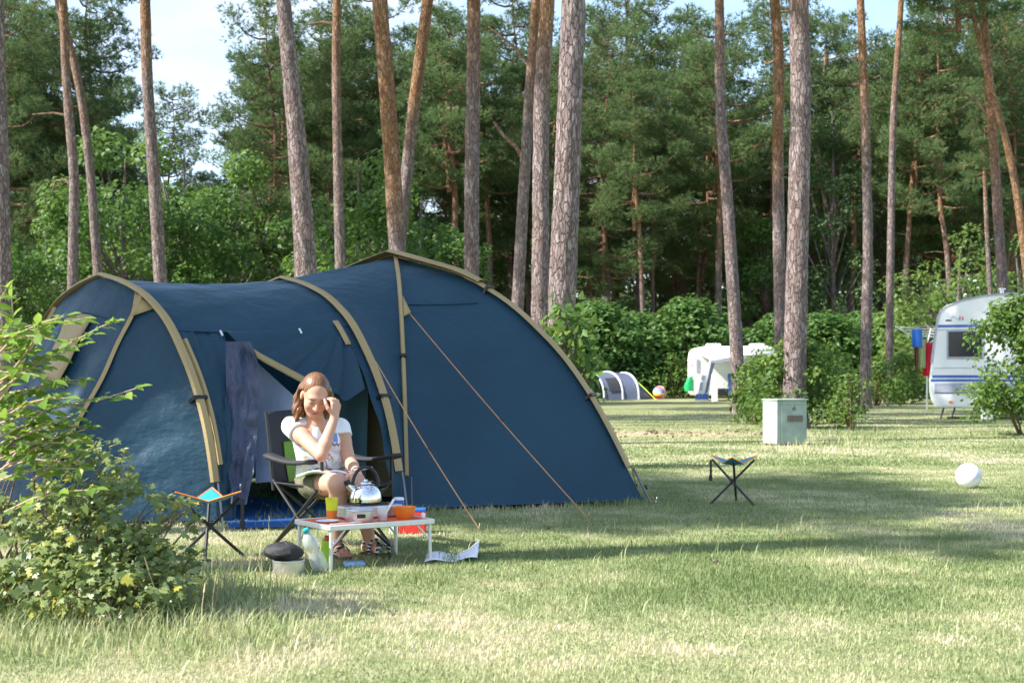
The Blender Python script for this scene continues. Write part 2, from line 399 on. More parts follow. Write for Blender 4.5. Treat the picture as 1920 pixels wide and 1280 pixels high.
# ------------------------------------------------------------------ ground
def ground_mat():
    m, nt, b = newmat('meadow_soil_and_turf'); setc(b, (0.2, 0.2, 0.08), 0.95, 0.1)
    n1 = noise(nt, 0.55, 6, (1, 1, 1)); n2 = noise(nt, 5.0, 6); n3 = noise(nt, 38.0, 3, (1, 0.6, 1))
    ad = nt.nodes.new('ShaderNodeMath'); ad.operation = 'MULTIPLY_ADD'; ad.inputs[1].default_value = 0.5
    nt.links.new(n2, ad.inputs[0])
    m1 = nt.nodes.new('ShaderNodeMath'); m1.operation = 'MULTIPLY'; m1.inputs[1].default_value = 0.6
    nt.links.new(n1, m1.inputs[0]); nt.links.new(m1.outputs[0], ad.inputs[2])
    a3 = nt.nodes.new('ShaderNodeMath'); a3.operation = 'MULTIPLY_ADD'; a3.inputs[1].default_value = 0.28; 
    nt.links.new(n3, a3.inputs[0]); nt.links.new(ad.outputs[0], a3.inputs[2])
    turf = ramp(nt, a3.outputs[0], [(0.45, (0.14, 0.17, 0.065)), (0.65, (0.21, 0.235, 0.11)), (0.8, (0.30, 0.29, 0.165)), (0.92, (0.39, 0.34, 0.23))])
    # bare soil patch worn into the turf
    t = nt.nodes.new('ShaderNodeTexCoord'); mpn = nt.nodes.new('ShaderNodeMapping'); mpn.vector_type = 'POINT'
    mpn.inputs['Location'].default_value = (-2.9/2.3, -24.6/1.5, 0); mpn.inputs['Scale'].default_value = (1/2.3, 1/1.5, 1)
    nt.links.new(t.outputs['Object'], mpn.inputs['Vector'])
    ln = nt.nodes.new('ShaderNodeVectorMath'); ln.operation = 'LENGTH'; nt.links.new(mpn.outputs['Vector'], ln.inputs[0])
    aa = nt.nodes.new('ShaderNodeMath'); aa.operation = 'MULTIPLY_ADD'; aa.inputs[1].default_value = 1.2
    nt.links.new(n2, aa.inputs[0]); nt.links.new(ln.outputs['Value'], aa.inputs[2])
    k = ramp(nt, aa.outputs[0], [(0.0, (1, 1, 1)), (0.9, (1, 1, 1)), (1.0, (0, 0, 0))])
    rr = nt.nodes[-1] if False else None
    mm = nt.nodes.new('ShaderNodeMath'); mm.operation = 'SUBTRACT'; mm.inputs[0].default_value = 1.75; mm.use_clamp = True
    nt.links.new(aa.outputs[0], mm.inputs[1])
    mx = nt.nodes.new('ShaderNodeMix'); mx.data_type = 'RGBA'; mx.inputs['B'].default_value = (0.40, 0.30, 0.21, 1)
    nt.links.new(mm.outputs[0], mx.inputs['Factor']); nt.links.new(turf, mx.inputs['A'])
    nt.links.new(mx.outputs['Result'], b.inputs['Base Color'])
    bump(nt, b, n3, 0.7, 0.03)
    return m
M['ground'] = ground_mat()
g = MB(); xs = np.concatenate([np.linspace(-900, -60, 8), np.linspace(-50, 50, 51), np.linspace(60, 900, 8)])
ys = np.concatenate([np.linspace(-60, 0, 7), np.linspace(2, 100, 50), np.linspace(120, 1500, 10)])
XX, YY = np.meshgrid(xs, ys)
g.grid(np.dstack([XX, YY, np.zeros_like(XX)]))
tag(g.build('ground', M['ground'], smooth=True), None, None, kind='structure')

# ------------------------------------------------------------------ foliage tools
RHOMB = (np.array([[0, 0, 0], [.45, .32, .06], [1, 0, -.06], [.45, -.32, .06]]), np.array([[0, 1, 2], [0, 2, 3]]))
OVATE = (np.array([[0, 0, 0], [.22, .20, .05], [.52, .27, .05], [.8, .15, .0], [1.05, 0, -.12], [.8, -.15, .0], [.52, -.27, .05], [.22, -.20, .05], [.5, 0, -.02]]),
         np.array([[8, 0, 1], [8, 1, 2], [8, 2, 3], [8, 3, 4], [8, 4, 5], [8, 5, 6], [8, 6, 7], [8, 7, 0]]))
LOBED = (np.array([[0, 0, 0], [.05, .30, .0], [.30, .52, .03], [.38, .24, .06], [.72, .40, -.02], [.68, .16, .05], [1.0, 0, -.08],
                   [.68, -.16, .05], [.72, -.40, -.02], [.38, -.24, .06], [.30, -.52, .03], [.05, -.30, .0], [.35, 0, .02]]),
         np.array([[12, i, (i+1) % 12] for i in range(12)]))
def unit(v): return v/np.maximum(np.linalg.norm(v, axis=-1, keepdims=True), 1e-9)
def leaves(pos, d, n, size, tmpl, rnd):
    """leaf blades: pos (N,3), length direction d, face normal n, size (N,)"""
    tv, tf = tmpl
    d = unit(d); n = unit(n - d*np.sum(n*d, 1, keepdims=True)); w = np.cross(n, d)
    V = pos[:, None, :] + size[:, None, None]*(tv[None, :, 0, None]*d[:, None, :] + tv[None, :, 1, None]*w[:, None, :] + tv[None, :, 2, None]*n[:, None, :])
    k = len(tv); T = tf[None] + (np.arange(len(pos))*k)[:, None, None]
    return V.reshape(-1, 3), T.reshape(-1, 3), np.repeat(rnd, k)
def tufts(pos, ax, L, wd, K, rg, rnd, spread=0.75):
    """needle tufts: K thin blades fanning out round each axis"""
    N = len(pos)
    d = unit(ax[:, None, :] + spread*rg.normal(size=(N, K, 3)))
    s = unit(np.cross(d, rg.normal(size=(N, K, 3))))
    ll = L*rg.uniform(.7, 1.2, (N, K, 1)); b = pos[:, None, :] + 0*d
    V = np.stack([b - s*wd*.5, b + s*wd*.5, b + d*ll], 2).reshape(-1, 3)
    T = np.arange(N*K*3).reshape(-1, 3)
    return V, T, np.repeat(np.clip(np.repeat(rnd, K)+rg.normal(0, .08, N*K), 0, 1), 3)
def merge(parts):
    V, T, A, n = [], [], [], 0
    for v, t, a in parts:
        V.append(v); T.append(t+n); A.append(a); n += len(v)
    return np.concatenate(V), np.concatenate(T), np.concatenate(A)
def sph(rg, n):
    return unit(rg.normal(size=(n, 3)))

def pine_crown(seed, Hc, Rm, nb, dens, low=0.0, L=.22, wd=.032, K=6):
    """limbs (MB) and needle cloud of a pine crown standing on z = 0"""
    rg = np.random.default_rng(seed)
    limb = MB()
    hs = np.linspace(0, Hc*.97, 7); wob = np.cumsum(rg.normal(0, .10, (7, 2)), 0); wob -= wob[0]
    stem = np.column_stack([wob, hs])
    limb.tube(stem, np.linspace(.12, .02, 7), 7, attr=1.0)
    parts = []
    for i in range(nb):
        t = (i+rg.uniform(0, 1))/nb
        h = Hc*(.02+.95*t)
        base = np.array([np.interp(h, hs, wob[:, 0]), np.interp(h, hs, wob[:, 1]), h])
        ln = Rm*((1-t)**.55*.85+.22)*rg.uniform(.55, 1.1)
        if t < low: ln *= .6+.4*t/low
        az = i*2.4+rg.normal(0, .5)
        out = np.array([math.cos(az), math.sin(az), 0.]); side = np.array([-out[1], out[0], 0])
        rise = rg.uniform(-.05, .30)+.45*t
        q = np.linspace(0, 1, 6)
        bend = rg.normal(0, .12)
        path = base + ln*(q[:, None]*out + (q**1.6*rise - .10*np.sin(q*3.1))[:, None]*np.array([0, 0, 1.]) + (bend*np.sin(q*4)+.0)[:, None]*side)
        limb.tube(path, np.linspace(.03+.018*ln, .010, 6), 5, cap=False, attr=.8)
        for k in range(int(2+ln*1.7)):
            fr = rg.uniform(.38, 1.02) if k else 1.0
            p0 = np.array([np.interp(fr, q, path[:, a]) for a in range(3)])
            off = side*rg.normal(0, .28*ln*.5) + out*rg.normal(0, .15) + np.array([0, 0, rg.uniform(.0, .28)])
            c = p0+off
            limb.tube(np.array([p0, (p0+c)/2-[0, 0, .04], c]), [.014, .010, .006], 4, cap=False, attr=.7)
            r = rg.uniform(.34, .70)*(0.8+.12*ln)
            n = int(dens*r*r*rg.uniform(.7, 1.2))+6
            u = sph(rg, n)*(rg.uniform(.25, 1, (n, 1))**.45)
            pos = c + u*np.array([r, r, r*.46])
            ax = unit(u*np.array([1, 1, .6])+np.array([0, 0, .55]))
            rn = np.clip(rg.normal(.45, .16)+rg.normal(0, .1, n), 0, .97)
            rn[rg.random(n) < .012] = 1.0
            parts.append(tufts(pos, ax, L, wd, K, rg, rn))
    V, T, A = merge(parts)
    return limb, V, T, A

def leaf_cloud(rg, centers, radii, n_per, size, tmpl=RHOMB, flat=.8, shell=.5, updir=.6, rmean=.5, rsd=.2):
    parts = []
    for c, r in zip(centers, radii):
        n = int(n_per*r*r)
        u = sph(rg, n); rad = r*(shell+(1-shell)*rg.random((n, 1))**.5)
        pos = c+u*rad*np.array([1, 1, flat])
        nor = unit(u*.7+np.array([0, 0, updir])+rg.normal(0, .45, (n, 3)))
        d = unit(np.cross(nor, rg.normal(size=(n, 3)))+np.array([0, 0, -.25])+u*.3)
        rn = np.clip(rg.normal(rmean, rsd*.6)+rg.normal(0, rsd, n), 0, 1)
        parts.append(leaves(pos, d, nor, size*rg.uniform(.65, 1.25, n), tmpl, rn))
    return merge(parts)

def broad_tree(seed, H, Rr, zc, nclump, nleaf, size, name, label, cat, matname, group, trunk_r=.16, conic=0.0):
    rg = np.random.default_rng(seed)
    root = thing(name, label, cat, (0, 0, 0), group)
    wood = MB(); limb = MB()
    tr = np.array([[0, 0, 0], [rg.normal(0, .1), rg.normal(0, .1), H*.3], [rg.normal(0, .2), rg.normal(0, .2), H*.6], [0, 0, H*.9]])
    wood.tube(tr, [trunk_r*1.25, trunk_r, trunk_r*.6, .03], 8)
    C, Q = [], []
    for i in range(nclump):
        u = sph(rg, 1)[0]; s = rg.uniform(.35, 1)**.5
        z = zc+u[2]*s*(H-zc)*.95
        rr = Rr*(1-conic*max(0, (z-zc)/(H-zc)))
        c = np.array([u[0]*s*rr, u[1]*s*rr, max(z, .8)])
        C.append(c); Q.append(rg.uniform(.55, 1.0)*Rr*.33)
        a = np.array([0, 0, max(.6, c[2]*.6)])
        limb.tube(np.array([a, (a+c)/2+[0, 0, -.15], c]), [.05, .035, .012], 5, cap=False)
    V, T, A = leaf_cloud(rg, C, Q, nleaf, size)
    wood.build('trunk', M['bark'], root, attr='rnd')
    limb.build('limb', M['bark'], root, attr='rnd')
    link('crown', mesh_np('crown', V, [T], {'rnd': A}), M[matname], root, smooth=False)
    return root

# ------------------------------------------------------------------ pine kinds
CROWN = []
for sd, Hc, Rm, nb, dens, low in ((11, 8.5, 3.0, 34, 120, .15), (12, 7.0, 3.3, 30, 125, .2), (13, 10.0, 2.7, 40, 110, .1), (14, 12.5, 3.1, 54, 100, .1)):
    limb, V, T, A = pine_crown(sd, Hc, Rm, nb, dens, low)
    lm = limb.build('limb', M['bark'], None, attr='rnd'); cm = mesh_np('crown', V, [T], {'rnd': A})
    col.objects.unlink(lm)
    CROWN.append((lm.data, cm, Hc)); bpy.data.objects.remove(lm)
for _, cm, _ in CROWN: cm.materials.append(M['pine'])
def add_crown(root, k, at, sc=1.0, rz=0.0):
    for nm, me in (('limb', CROWN[k][0]), ('crown', CROWN[k][1])):
        o = bpy.data.objects.new(nm, me); col.objects.link(o); o.parent = root
        o.location = [float(a) for a in (np.asarray(at)-ROOT[root.name])]; o.scale = (sc, sc, sc); o.rotation_euler = (0, 0, rz)

def trunk_mesh(path, rad, n=20, seed=0, relief=.035, orange=(99, 100)):
    """bark-plated tapering stem along a path; orange bark above the given heights"""
    path = np.asarray(path, float); rg = np.random.default_rng(seed)
    seg = np.concatenate([[0], np.cumsum(np.linalg.norm(np.diff(path, axis=0), axis=1))])
    m = max(12, int(seg[-1]/.07)) if n > 16 else max(10, int(seg[-1]/.5))
    q = np.linspace(0, seg[-1], m)
    def sm(a):
        y = np.interp(q, seg, a); k = max(3, m//9) | 1
        yp = np.pad(y, k//2, mode='reflect', reflect_type='odd'); return np.convolve(yp, np.ones(k)/k, 'valid')
    C = np.column_stack([sm(path[:, a]) for a in range(3)]); rr = np.interp(q, seg, rad)
    ang = np.linspace(0, 2*math.pi, n, endpoint=False)
    A2, Q2 = np.meshgrid(ang, q)
    rel = fbm(A2*3.2/math.pi*2.2+40*seed, Q2*2.4, seed, 3)-.5 + .55*(vnoise(A2/(2*math.pi)*n*.75, Q2*6.5, seed+9)-.5)
    rel[:, -1] = .5*(rel[:, 0]+rel[:, -2])
    RR = rr[:, None]*(1+relief*2.2*rel)
    flare = 1+.35*np.exp(-Q2/.22)
    V = np.dstack([C[:, 0:1]+RR*flare*np.cos(A2), C[:, 1:2]+RR*flare*np.sin(A2), np.repeat(C[:, 2:3], n, 1)])
    i, j = np.meshgrid(np.arange(m-1), np.arange(n), indexing='ij'); j2 = (j+1) % n
    Q = np.stack([i*n+j, i*n+j2, (i+1)*n+j2, (i+1)*n+j], -1).reshape(-1, 4)
    z = V[..., 2].reshape(-1)
    att = np.clip((z-orange[0])/max(orange[1]-orange[0], .01), 0, 1)
    return mesh_np('trunk', V.reshape(-1, 3), [Q], {'rnd': att})

def fore_pine(label, Y, pts, w, H, crown, sc=1.0, orange=(6, 9), n=28, seed=1, cap_group='tall pines around the pitches', relief=.05, branches=()):
    """pts: (px, py) along the stem from low to the top of the frame; w: stem widths in px at both ends"""
    pp = [P(a, b, Y) for a, b in pts]
    lo, hi = pp[0], pp[-1]
    base = lo+(lo-pp[1])*(lo[2]/max(pp[1][2]-lo[2], .1))*.5; base[2] = 0; base[1] = Y
    d = nrm(hi-pp[-2]); d[0] *= .6
    path = [base]+pp
    top = hi+d/d[2]*max(H-hi[2], .5); path.append(top)
    r0, r1 = w[0]*Y/F/2, w[1]*Y/F/2
    zs = np.array([p[2] for p in path])
    rad = np.interp(zs, [0, lo[2], hi[2], H], [r0*1.12, r0, r1, r1*.45])
    root = thing('pine_tree', label, 'tree', base, cap_group)
    me = trunk_mesh(np.array(path)-base, rad, n, seed, relief, orange)
    link('trunk', me, M['bark'], root)
    for bp, br in branches:
        bm = MB(); bpath = np.array([P(a, b, Y) for a, b in bp]); bm.tube(bpath, np.linspace(br, br*.4, len(bpath)), 7, attr=.55)
        bm.build('branch', M['bark'], root, attr='rnd')
    add_crown(root, crown, top-np.array([0, 0, CROWN[crown][2]*sc*.35]), sc, seed*1.3)
    return root

fore_pine('pine trunk cut off by the left edge of the picture', 30, [(8, 640), (0, 300), (-8, 0)], (34, 30), 15, 0, seed=2, orange=(12, 16))
fore_pine('slender pine leaning left, leftmost one behind the tent hoop', 45, [(136, 530), (140, 330), (125, 170), (118, 0)], (20, 15), 17, 3, .8, (7, 15), 20, 3, branches=[([(136, 350), (122, 338), (104, 340), (97, 360)], .06), ([(133, 218), (100, 212), (60, 215)], .05)])
fore_pine('slender pine curving left above the tan tent hoop', 47, [(184, 515), (168, 300), (150, 160), (118, 40), (100, -40)], (18, 14), 17.5, 0, .9, (7, 15), 20, 4)
fore_pine('straight grey pine standing above the left tent roof', 38, [(302, 540), (288, 320), (276, 160), (272, 0)], (25, 19), 17, 1, 1, (8.5, 10.5), 24, 5)
fore_pine('thick scarred grey pine above the middle tent hoop', 27, [(575, 520), (560, 300), (543, 120), (530, 0)], (42, 27), 16, 0, 1, (10, 14), 40, 6, relief=.06)
fore_pine('medium reddish pine left of the tent peak', 45, [(638, 495), (632, 250), (630, 100), (632, 0)], (20, 15), 18, 2, .9, (6, 14), 20, 7, branches=[([(630, 48), (605, 42), (576, 46)], .07)])
fore_pine('orange barked pine directly above the tent peak', 33, [(746, 475), (735, 300), (722, 120), (711, 0)], (33, 29), 17, 1, 1.0, (4, 5.5), 32, 8, relief=.05)
fore_pine('pine leaning right behind the orange barked pine', 35, [(748, 470), (757, 380), (773, 220), (790, 90), (803, 0)], (22, 22), 17.5, 0, .9, (6, 8), 24, 9)
fore_pine('straight pine with flaking pale bark right of the tent peak', 34, [(884, 515), (885, 300), (888, 130), (888, 0)], (28, 25), 17, 2, 1, (7.2, 10.5), 32, 10, relief=.06)
fore_pine('narrow grey pine with a side branch, beside the thick pair', 42, [(970, 575), (985, 300), (994, 160), (1005, 0)], (23, 17), 17, 3, .8, (8, 12), 20, 11, branches=[([(983, 300), (968, 275), (945, 255), (925, 228)], .09), ([(992, 120), (960, 85), (915, 50)], .06)])
fore_pine('grey pine with orange upper stem, left of the thickest trunk', 30, [(1013, 615), (1014, 350), (1015, 170), (1027, 0)], (34, 27), 16, 0, 1, (6.8, 8.6), 36, 12, relief=.06)
fore_pine('thickest pine trunk with deep bark, behind the right side of the tent', 21, [(1050, 690), (1060, 400), (1068, 200), (1076, 0)], (53, 44), 15, 1, 1.05, (12, 15), 56, 13, relief=.07)
fore_pine('slim brown pine standing in front of the far white caravan', 39, [(1386, 745), (1378, 600), (1366, 400), (1350, 200), (1349, 0)], (26, 17), 17, 2, .95, (9, 12), 24, 14)
fore_pine('orange topped pine just left of the thick pine with the dead twigs', 44, [(1464, 620), (1460, 450), (1458, 250), (1462, 120), (1452, 0)], (24, 19), 18, 0, .9, (6, 8), 24, 15)
fore_pine('thick grey pine rising from the bush behind the metal box', 27, [(1490, 700), (1497, 400), (1502, 200), (1498, 0)], (42, 36), 16, 3, .8, (7.2, 9.2), 44, 16, relief=.06)
fore_pine('slim straight orange pine right of the bush', 43, [(1622, 715), (1628, 450), (1622, 200), (1613, 0)], (21, 14), 18, 1, .95, (6.5, 10.5), 22, 17)
fore_pine('thinnest straight pine left of the washing line', 52, [(1667, 690), (1671, 400), (1674, 230), (1686, 60), (1690, 0)], (15, 11), 18, 2, .8, (9, 14), 16, 18)
fore_pine('pine behind the right caravan roof', 46, [(1884, 600), (1872, 420), (1862, 250), (1850, 100), (1842, 0)], (20, 15), 17, 3, .85, (5, 9), 20, 19, branches=[([(1862, 230), (1830, 190), (1790, 165)], .06)])
fore_pine('thin pale stem beside the pine behind the caravan', 50, [(1860, 600), (1850, 430), (1846, 330)], (10, 7), 9, 2, .35, (5, 9), 12, 20)
fore_pine('reddish pine leaning left at the right edge', 44, [(1925, 500), (1905, 350), (1882, 240), (1866, 200)], (16, 12), 14, 0, .8, (2, 5), 16, 21)

# ------------------------------------------------------------------ forest behind, kind by kind
def pine_kind(name, label, group, seed, trunk_h, crown, sc, rad, lean=0.0):
    root = thing(name, label, 'tree', (0, 0, 0), group)
    rg = np.random.default_rng(seed)
    Hh = trunk_h+CROWN[crown][2]*sc*.3
    z = np.linspace(0, Hh, 6); wob = np.cumsum(rg.normal(0, .12, (6, 2)), 0); wob -= wob[0]
    path = np.column_stack([wob[:, 0]+lean*z, wob[:, 1], z])
    link('trunk', trunk_mesh(path, np.linspace(rad, rad*.6, 6), 9, seed, .03, (4, 9)), M['bark'], root)
    for k in range(4):
        dead = MB()
        h = rg.uniform(.25, .95)*trunk_h; a = rg.uniform(0, 6.28); ln = rg.uniform(.5, 1.6)
        p0 = np.array([np.interp(h, z, path[:, 0]), np.interp(h, z, path[:, 1]), h])
        dead.tube(np.array([p0, p0+ln*.5*np.array([math.cos(a), math.sin(a), .15]), p0+ln*np.array([math.cos(a), math.sin(a), rg.uniform(-.2, .4)])]), [.025, .018, .008], 4, cap=False, attr=.2)
        dead.build('branch', M['bark'], root, attr='rnd')
    add_crown(root, crown, path[-1]-np.array([0, 0, CROWN[crown][2]*sc*.3]), sc, seed)
    return root

FG = 'pines of the forest edge'
kinds = [pine_kind('forest_pine', 'tall slim pine with reddish stem in the forest behind the hedge', FG, 31, 9.0, 0, 1.0, .17),
         pine_kind('forest_pine', 'pine with a low broad crown in the forest behind the hedge', FG, 32, 5.5, 3, 1.0, .19, .01),
         pine_kind('forest_pine', 'leaning pine with a ragged crown in the forest behind the hedge', FG, 33, 8.0, 2, 1.0, .15, .06),
         pine_kind('forest_pine', 'short bushy young pine in the forest behind the hedge', FG, 34, 1.6, 3, .8, .12),
         pine_kind('forest_pine', 'wide crowned old pine in the forest behind the hedge', FG, 35, 9.5, 1, 1.15, .2, -.02)]
# (px, distance, kind, scale)
spots = [(20, 56, 1, .95), (70, 62, 4, 1.0), (-40, 60, 1, 1.0), (60, 74, 1, 1.1), (150, 70, 3, 1.1), (215, 66, 1, .72), (100, 84, 3, 1.3), (320, 62, 1, .80),
         (240, 84, 3, 1.2), (340, 92, 3, 1.1), (420, 88, 3, 1.15), (468, 70, 0, .95), (500, 58, 1, .98), (545, 66, 4, 1.0), (520, 82, 3, 1.4), (600, 60, 2, 1.0),
         (590, 88, 1, 1.2), (660, 76, 1, 1.1), (700, 64, 0, 1.0), (690, 92, 3, 1.5), (760, 86, 4, 1.2), (820, 68, 1, .98), (850, 58, 4, .95), (860, 84, 3, 1.4),
         (925, 62, 0, 1.0), (905, 78, 1, 1.1), (960, 90, 3, 1.6), (985, 70, 4, .95), (1050, 66, 1, .95), (1040, 84, 1, 1.2), (1110, 60, 3, .95), (1135, 58, 1, .90),
         (1155, 78, 1, .98), (1210, 55, 0, .78), (1228, 60, 2, .78), (1250, 86, 3, 1.5), (1275, 72, 1, .95), (1310, 64, 1, .98), (1330, 90, 1, 1.25), (1345, 58, 4, .95),
         (1400, 76, 3, 1.25), (1430, 84, 3, 1.35), (1440, 66, 3, 1.0), (1480, 90, 1, 1.0), (1530, 70, 1, .88), (1560, 88, 1, 1.2), (1600, 62, 4, .95), (1640, 74, 1, 1.05),
         (1690, 58, 0, .9), (1700, 86, 3, 1.6), (1730, 66, 1, 1.0), (1770, 78, 1, 1.15), (1790, 56, 2, .95), (1840, 64, 1, 1.0), (1890, 58, 1, .95), (1900, 80, 4, 1.2),
         (1950, 66, 1, 1.1), (1990, 76, 1, 1.1), (-110, 72, 1, 1.1), (2050, 70, 4, 1.0), (390, 100, 3, 1.25), (450, 104, 3, 1.3), (290, 104, 3, 1.3)]
ORD = ['first', 'second', 'third', 'fourth', 'fifth', 'sixth', 'seventh', 'eighth', 'ninth', 'tenth', 'eleventh', 'twelfth', 'thirteenth', 'fourteenth', 'fifteenth', 'sixteenth', 'seventeenth', 'eighteenth', 'nineteenth', 'twentieth']
ORD += ['twenty-'+q_ for q_ in ORD[:9]]+['thirtieth']+['thirty-'+q_ for q_ in ORD[:9]]+['fortieth']+['forty-'+q_ for q_ in ORD[:9]]
rgx = np.random.default_rng(17)
for px in range(-60, 2000, 84):
    if 215 < px < 470: continue
    spots.append((px+rgx.integers(-18, 18), 58+rgx.uniform(0, 34), int(rgx.choice([1, 1, 4, 0, 3])), rgx.uniform(1.05, 1.3)))
rg0 = np.random.default_rng(5); used = set()
for px, Y, k, sc in spots:
    Y2 = 66+(Y-55)*.95; sc = sc*(.5+.5*Y2/Y); loc = GX(px, Y2); rz = rg0.uniform(0, 6.28)
    rank = sorted(q_[0] for q_ in spots if q_[2] == k).index(px)
    lab = ORD[rank]+' from the left of the '+('tall slim forest pines with reddish stems', 'forest pines with low broad crowns', 'leaning forest pines with ragged crowns', 'short bushy young forest pines', 'old forest pines with wide crowns')[k]
    if k in used: copy_thing(kinds[k], loc, rz, sc, lab)
    else:
        used.add(k); o = kinds[k]; o['label'] = lab; o.location = loc.tolist(); o.rotation_euler = (0, 0, rz); o.scale = (sc, sc, sc)

# broad-leaved trees among the pines
BG = 'broad-leaved trees under the pines'
oak = broad_tree(41, 11.5, 3.4, 5.8, 46, 230, .27, 'oak_tree', 'green oak under the sky gap at the left', 'tree', 'oak', BG)
oak.location = GX(345, 60).tolist()
copy_thing(oak, GX(235, 55), 1.2, .92, 'green oak behind the straight grey pine on the left')
copy_thing(oak, GX(440, 66), 2.4, 1.0, 'green oak right of the sky gap, behind the tent roof')
copy_thing(oak, GX(520, 74), 4.4, .95, 'dark oak behind the thick scarred pine')
copy_thing(oak, GX(672, 50), 3.3, .80, 'bright green oak between the pines left of the tent peak')
copy_thing(oak, GX(790, 56), .7, .78, 'bright green oak right of the leaning pine, behind the tent peak')
copy_thing(oak, GX(85, 56), 5.0, .66, 'low oak behind the two slender pines at the left')
copy_thing(oak, GX(-20, 50), 2.0, .66, 'low oak behind the left picture edge')
copy_thing(oak, GX(1440, 72), 1.0, .8, 'dim oak low between the pines in the middle right')
birch = broad_tree(42, 15.5, 2.6, 7.5, 44, 260, .21, 'birch_tree', 'pale green birch right of the thick pine in the bush', 'tree', 'birch', BG, .12, .45)
birch.location = GX(1560, 70).tolist()
copy_thing(birch, GX(1650, 80), 2.0, 1.0, 'pale green birch behind the slim straight pines')
copy_thing(birch, GX(1440, 88), 4.0, 1.05, 'far birch between the thick pine and the slim brown pine')
beech = broad_tree(43, 6.6, 3.0, 3.4, 30, 240, .20, 'beech_tree', 'light green young beech behind the right caravan', 'tree', 'beech', BG, .1)
beech.location = GX(1800, 56).tolist()
copy_thing(beech, GX(1905, 60), 1.0, 1.05, 'light green young beech at the right edge of the forest')

# far mass of the wood
rg = np.random.default_rng(77)
C = [np.array([x+rg.normal(0, 1.2), 124+rg.uniform(0, 14), z]) for x in np.arange(-62, 62, 2.6) for z in (1.2, 4.0, 7.0, 10, 13, 16, 19) if rg.random() < .93 and z < 15+5*vnoise(x*.12, 0, 4)]
C += [np.array([x, 110+rg.uniform(-3, 3), z]) for x in np.arange(-58, 58, 2.2) for z in (1., 3.2, 5.6)]
V, T, A = leaf_cloud(rg, C, [rg.uniform(2.0, 2.9) for _ in C], 44, .70, RHOMB, .8, .4)
tag(link('far_woodland', mesh_np('far_woodland', V, [T], {'rnd': A*.6}), M['pine'], None, False), 'dark mass of the wood behind all the trees', 'woodland', kind='stuff')

# ------------------------------------------------------------------ shrubs
def shrub(seed, w, d, h, ncl, nleaf, size, matname, name, label, group=None, tmpl=RHOMB, cr=.42, stems=14, top=.75, cat='shrub', shape=1.6, zmin=.12, shell=.5):
    rg = np.random.default_rng(seed)
    root = thing(name, label, cat, (0, 0, 0), group)
    C, Q = [], []
    for i in range(ncl):
        a = rg.uniform(0, 6.283); q = rg.random()**.5; zt = rg.uniform(zmin, 1)
        env = (1-zt**shape)**.5*(1-.25*(1-zt)**2)
        C.append(np.array([math.cos(a)*q*env*w/2, math.sin(a)*q*env*d/2, zt*h*(.93+.14*rg.random())]))
        Q.append(cr*rg.uniform(.6, 1.15))
    V, T, A = leaf_cloud(rg, C, Q, nleaf, size, tmpl, .75, shell)
    V[:, 2] = np.maximum(V[:, 2], .01)
    st = MB()
    for c in [C[i] for i in rg.permutation(ncl)[:stems]]:
        b0 = np.array([c[0]*.18, c[1]*.18, 0]); st.tube(np.array([b0, b0*.4+c*.45+[0, 0, .1*h], c]), [.02, .014, .005], 5, cap=False)
    st.build('stem', M['wood'], root)
    link('foliage', mesh_np('foliage', V, [T], {'rnd': A}), M[matname], root, False)
    return root
HG = 'tall shrubs of the hedge along the forest'
hed = shrub(51, 5.2, 3.4, 4.3, 120, 170, .24, 'hedge', 'hedge_shrub', 'leafy hedge shrub at the foot of the forest', HG, cr=.62)
hs = [(1120, 63, 1.0, 0), (1200, 65, .98, 1), (1290, 64, 1.02, 2), (1375, 66, .9, 3), (1460, 65, .88, 4), (1545, 62, 1.0, 5), (1625, 64, 1.06, 6), (1700, 63, 1.05, 0.5), (1780, 61, 1.0, 1.7),
      (1040, 62, .95, 3), (940, 66, .9, 1), (1860, 60, .95, 3), (560, 58, .55, 2), (420, 55, .6, 4), (170, 50, .62, 1), (40, 48, .62, 2), (290, 52, .55, 5)]
for i, (px, Y, sc, rz) in enumerate(hs):
    lab = ORD[sorted(q_[0] for q_ in hs).index(px)]+' leafy hedge shrub from the left along the foot of the forest'
    if i == 0: hed.location = GX(px, Y).tolist(); hed.scale = (sc*1.3, sc, sc*.92); hed['label'] = lab
    else: copy_thing(hed, GX(px, Y), .35*math.sin(rz*3), (sc*1.3, sc, sc*(.86+.1*math.sin(px))), lab)
yel = shrub(52, 3.0, 2.4, 1.7, 60, 200, .16, 'bush', 'yellow_green_shrub', 'low yellowish shrub between the far grey tent and the white caravan', cr=.4)
yel.location = GX(1262, 62.5).tolist()
copy_thing(yel, GX(1690, 50), 1.1, .95, 'low shrub under the washing line beside the right caravan')
copy_thing(yel, GX(1640, 47), 2.3, .85, 'low shrub at the foot of the slim straight pines')
midb = shrub(53, 2.1, 1.8, 1.62, 90, 420, .12, 'bush', 'leafy_bush', 'big leafy bush behind the metal box', cr=.30, shape=2.2)
midb.location = GX(1490, 27.5).tolist(); midb.scale = (1.12, 1, 1.0)
copy_thing(midb, GX(1415, 29.5), 2.0, (.62, .62, .85), 'narrow bright bush left of the metal box, in front of the far caravan')
copy_thing(midb, GX(1560, 30), 4.0, (.75, .75, .95), 'bush right of the thick pine behind the metal box')
sap = shrub(54, .85, .8, 1.05, 40, 520, .085, 'beech', 'beech_sapling', 'small bright beech sapling right of the metal box', cr=.2, zmin=.2)
sap.location = G(1598, 806).tolist()
rb = shrub(55, 2.3, 1.8, 2.35, 170, 900, .095, 'bush', 'beech_bush', 'tall beech bush at the right edge in front of the caravan', cr=.27, shape=2.6)
rb.location = GX(1925, 24.3).tolist()
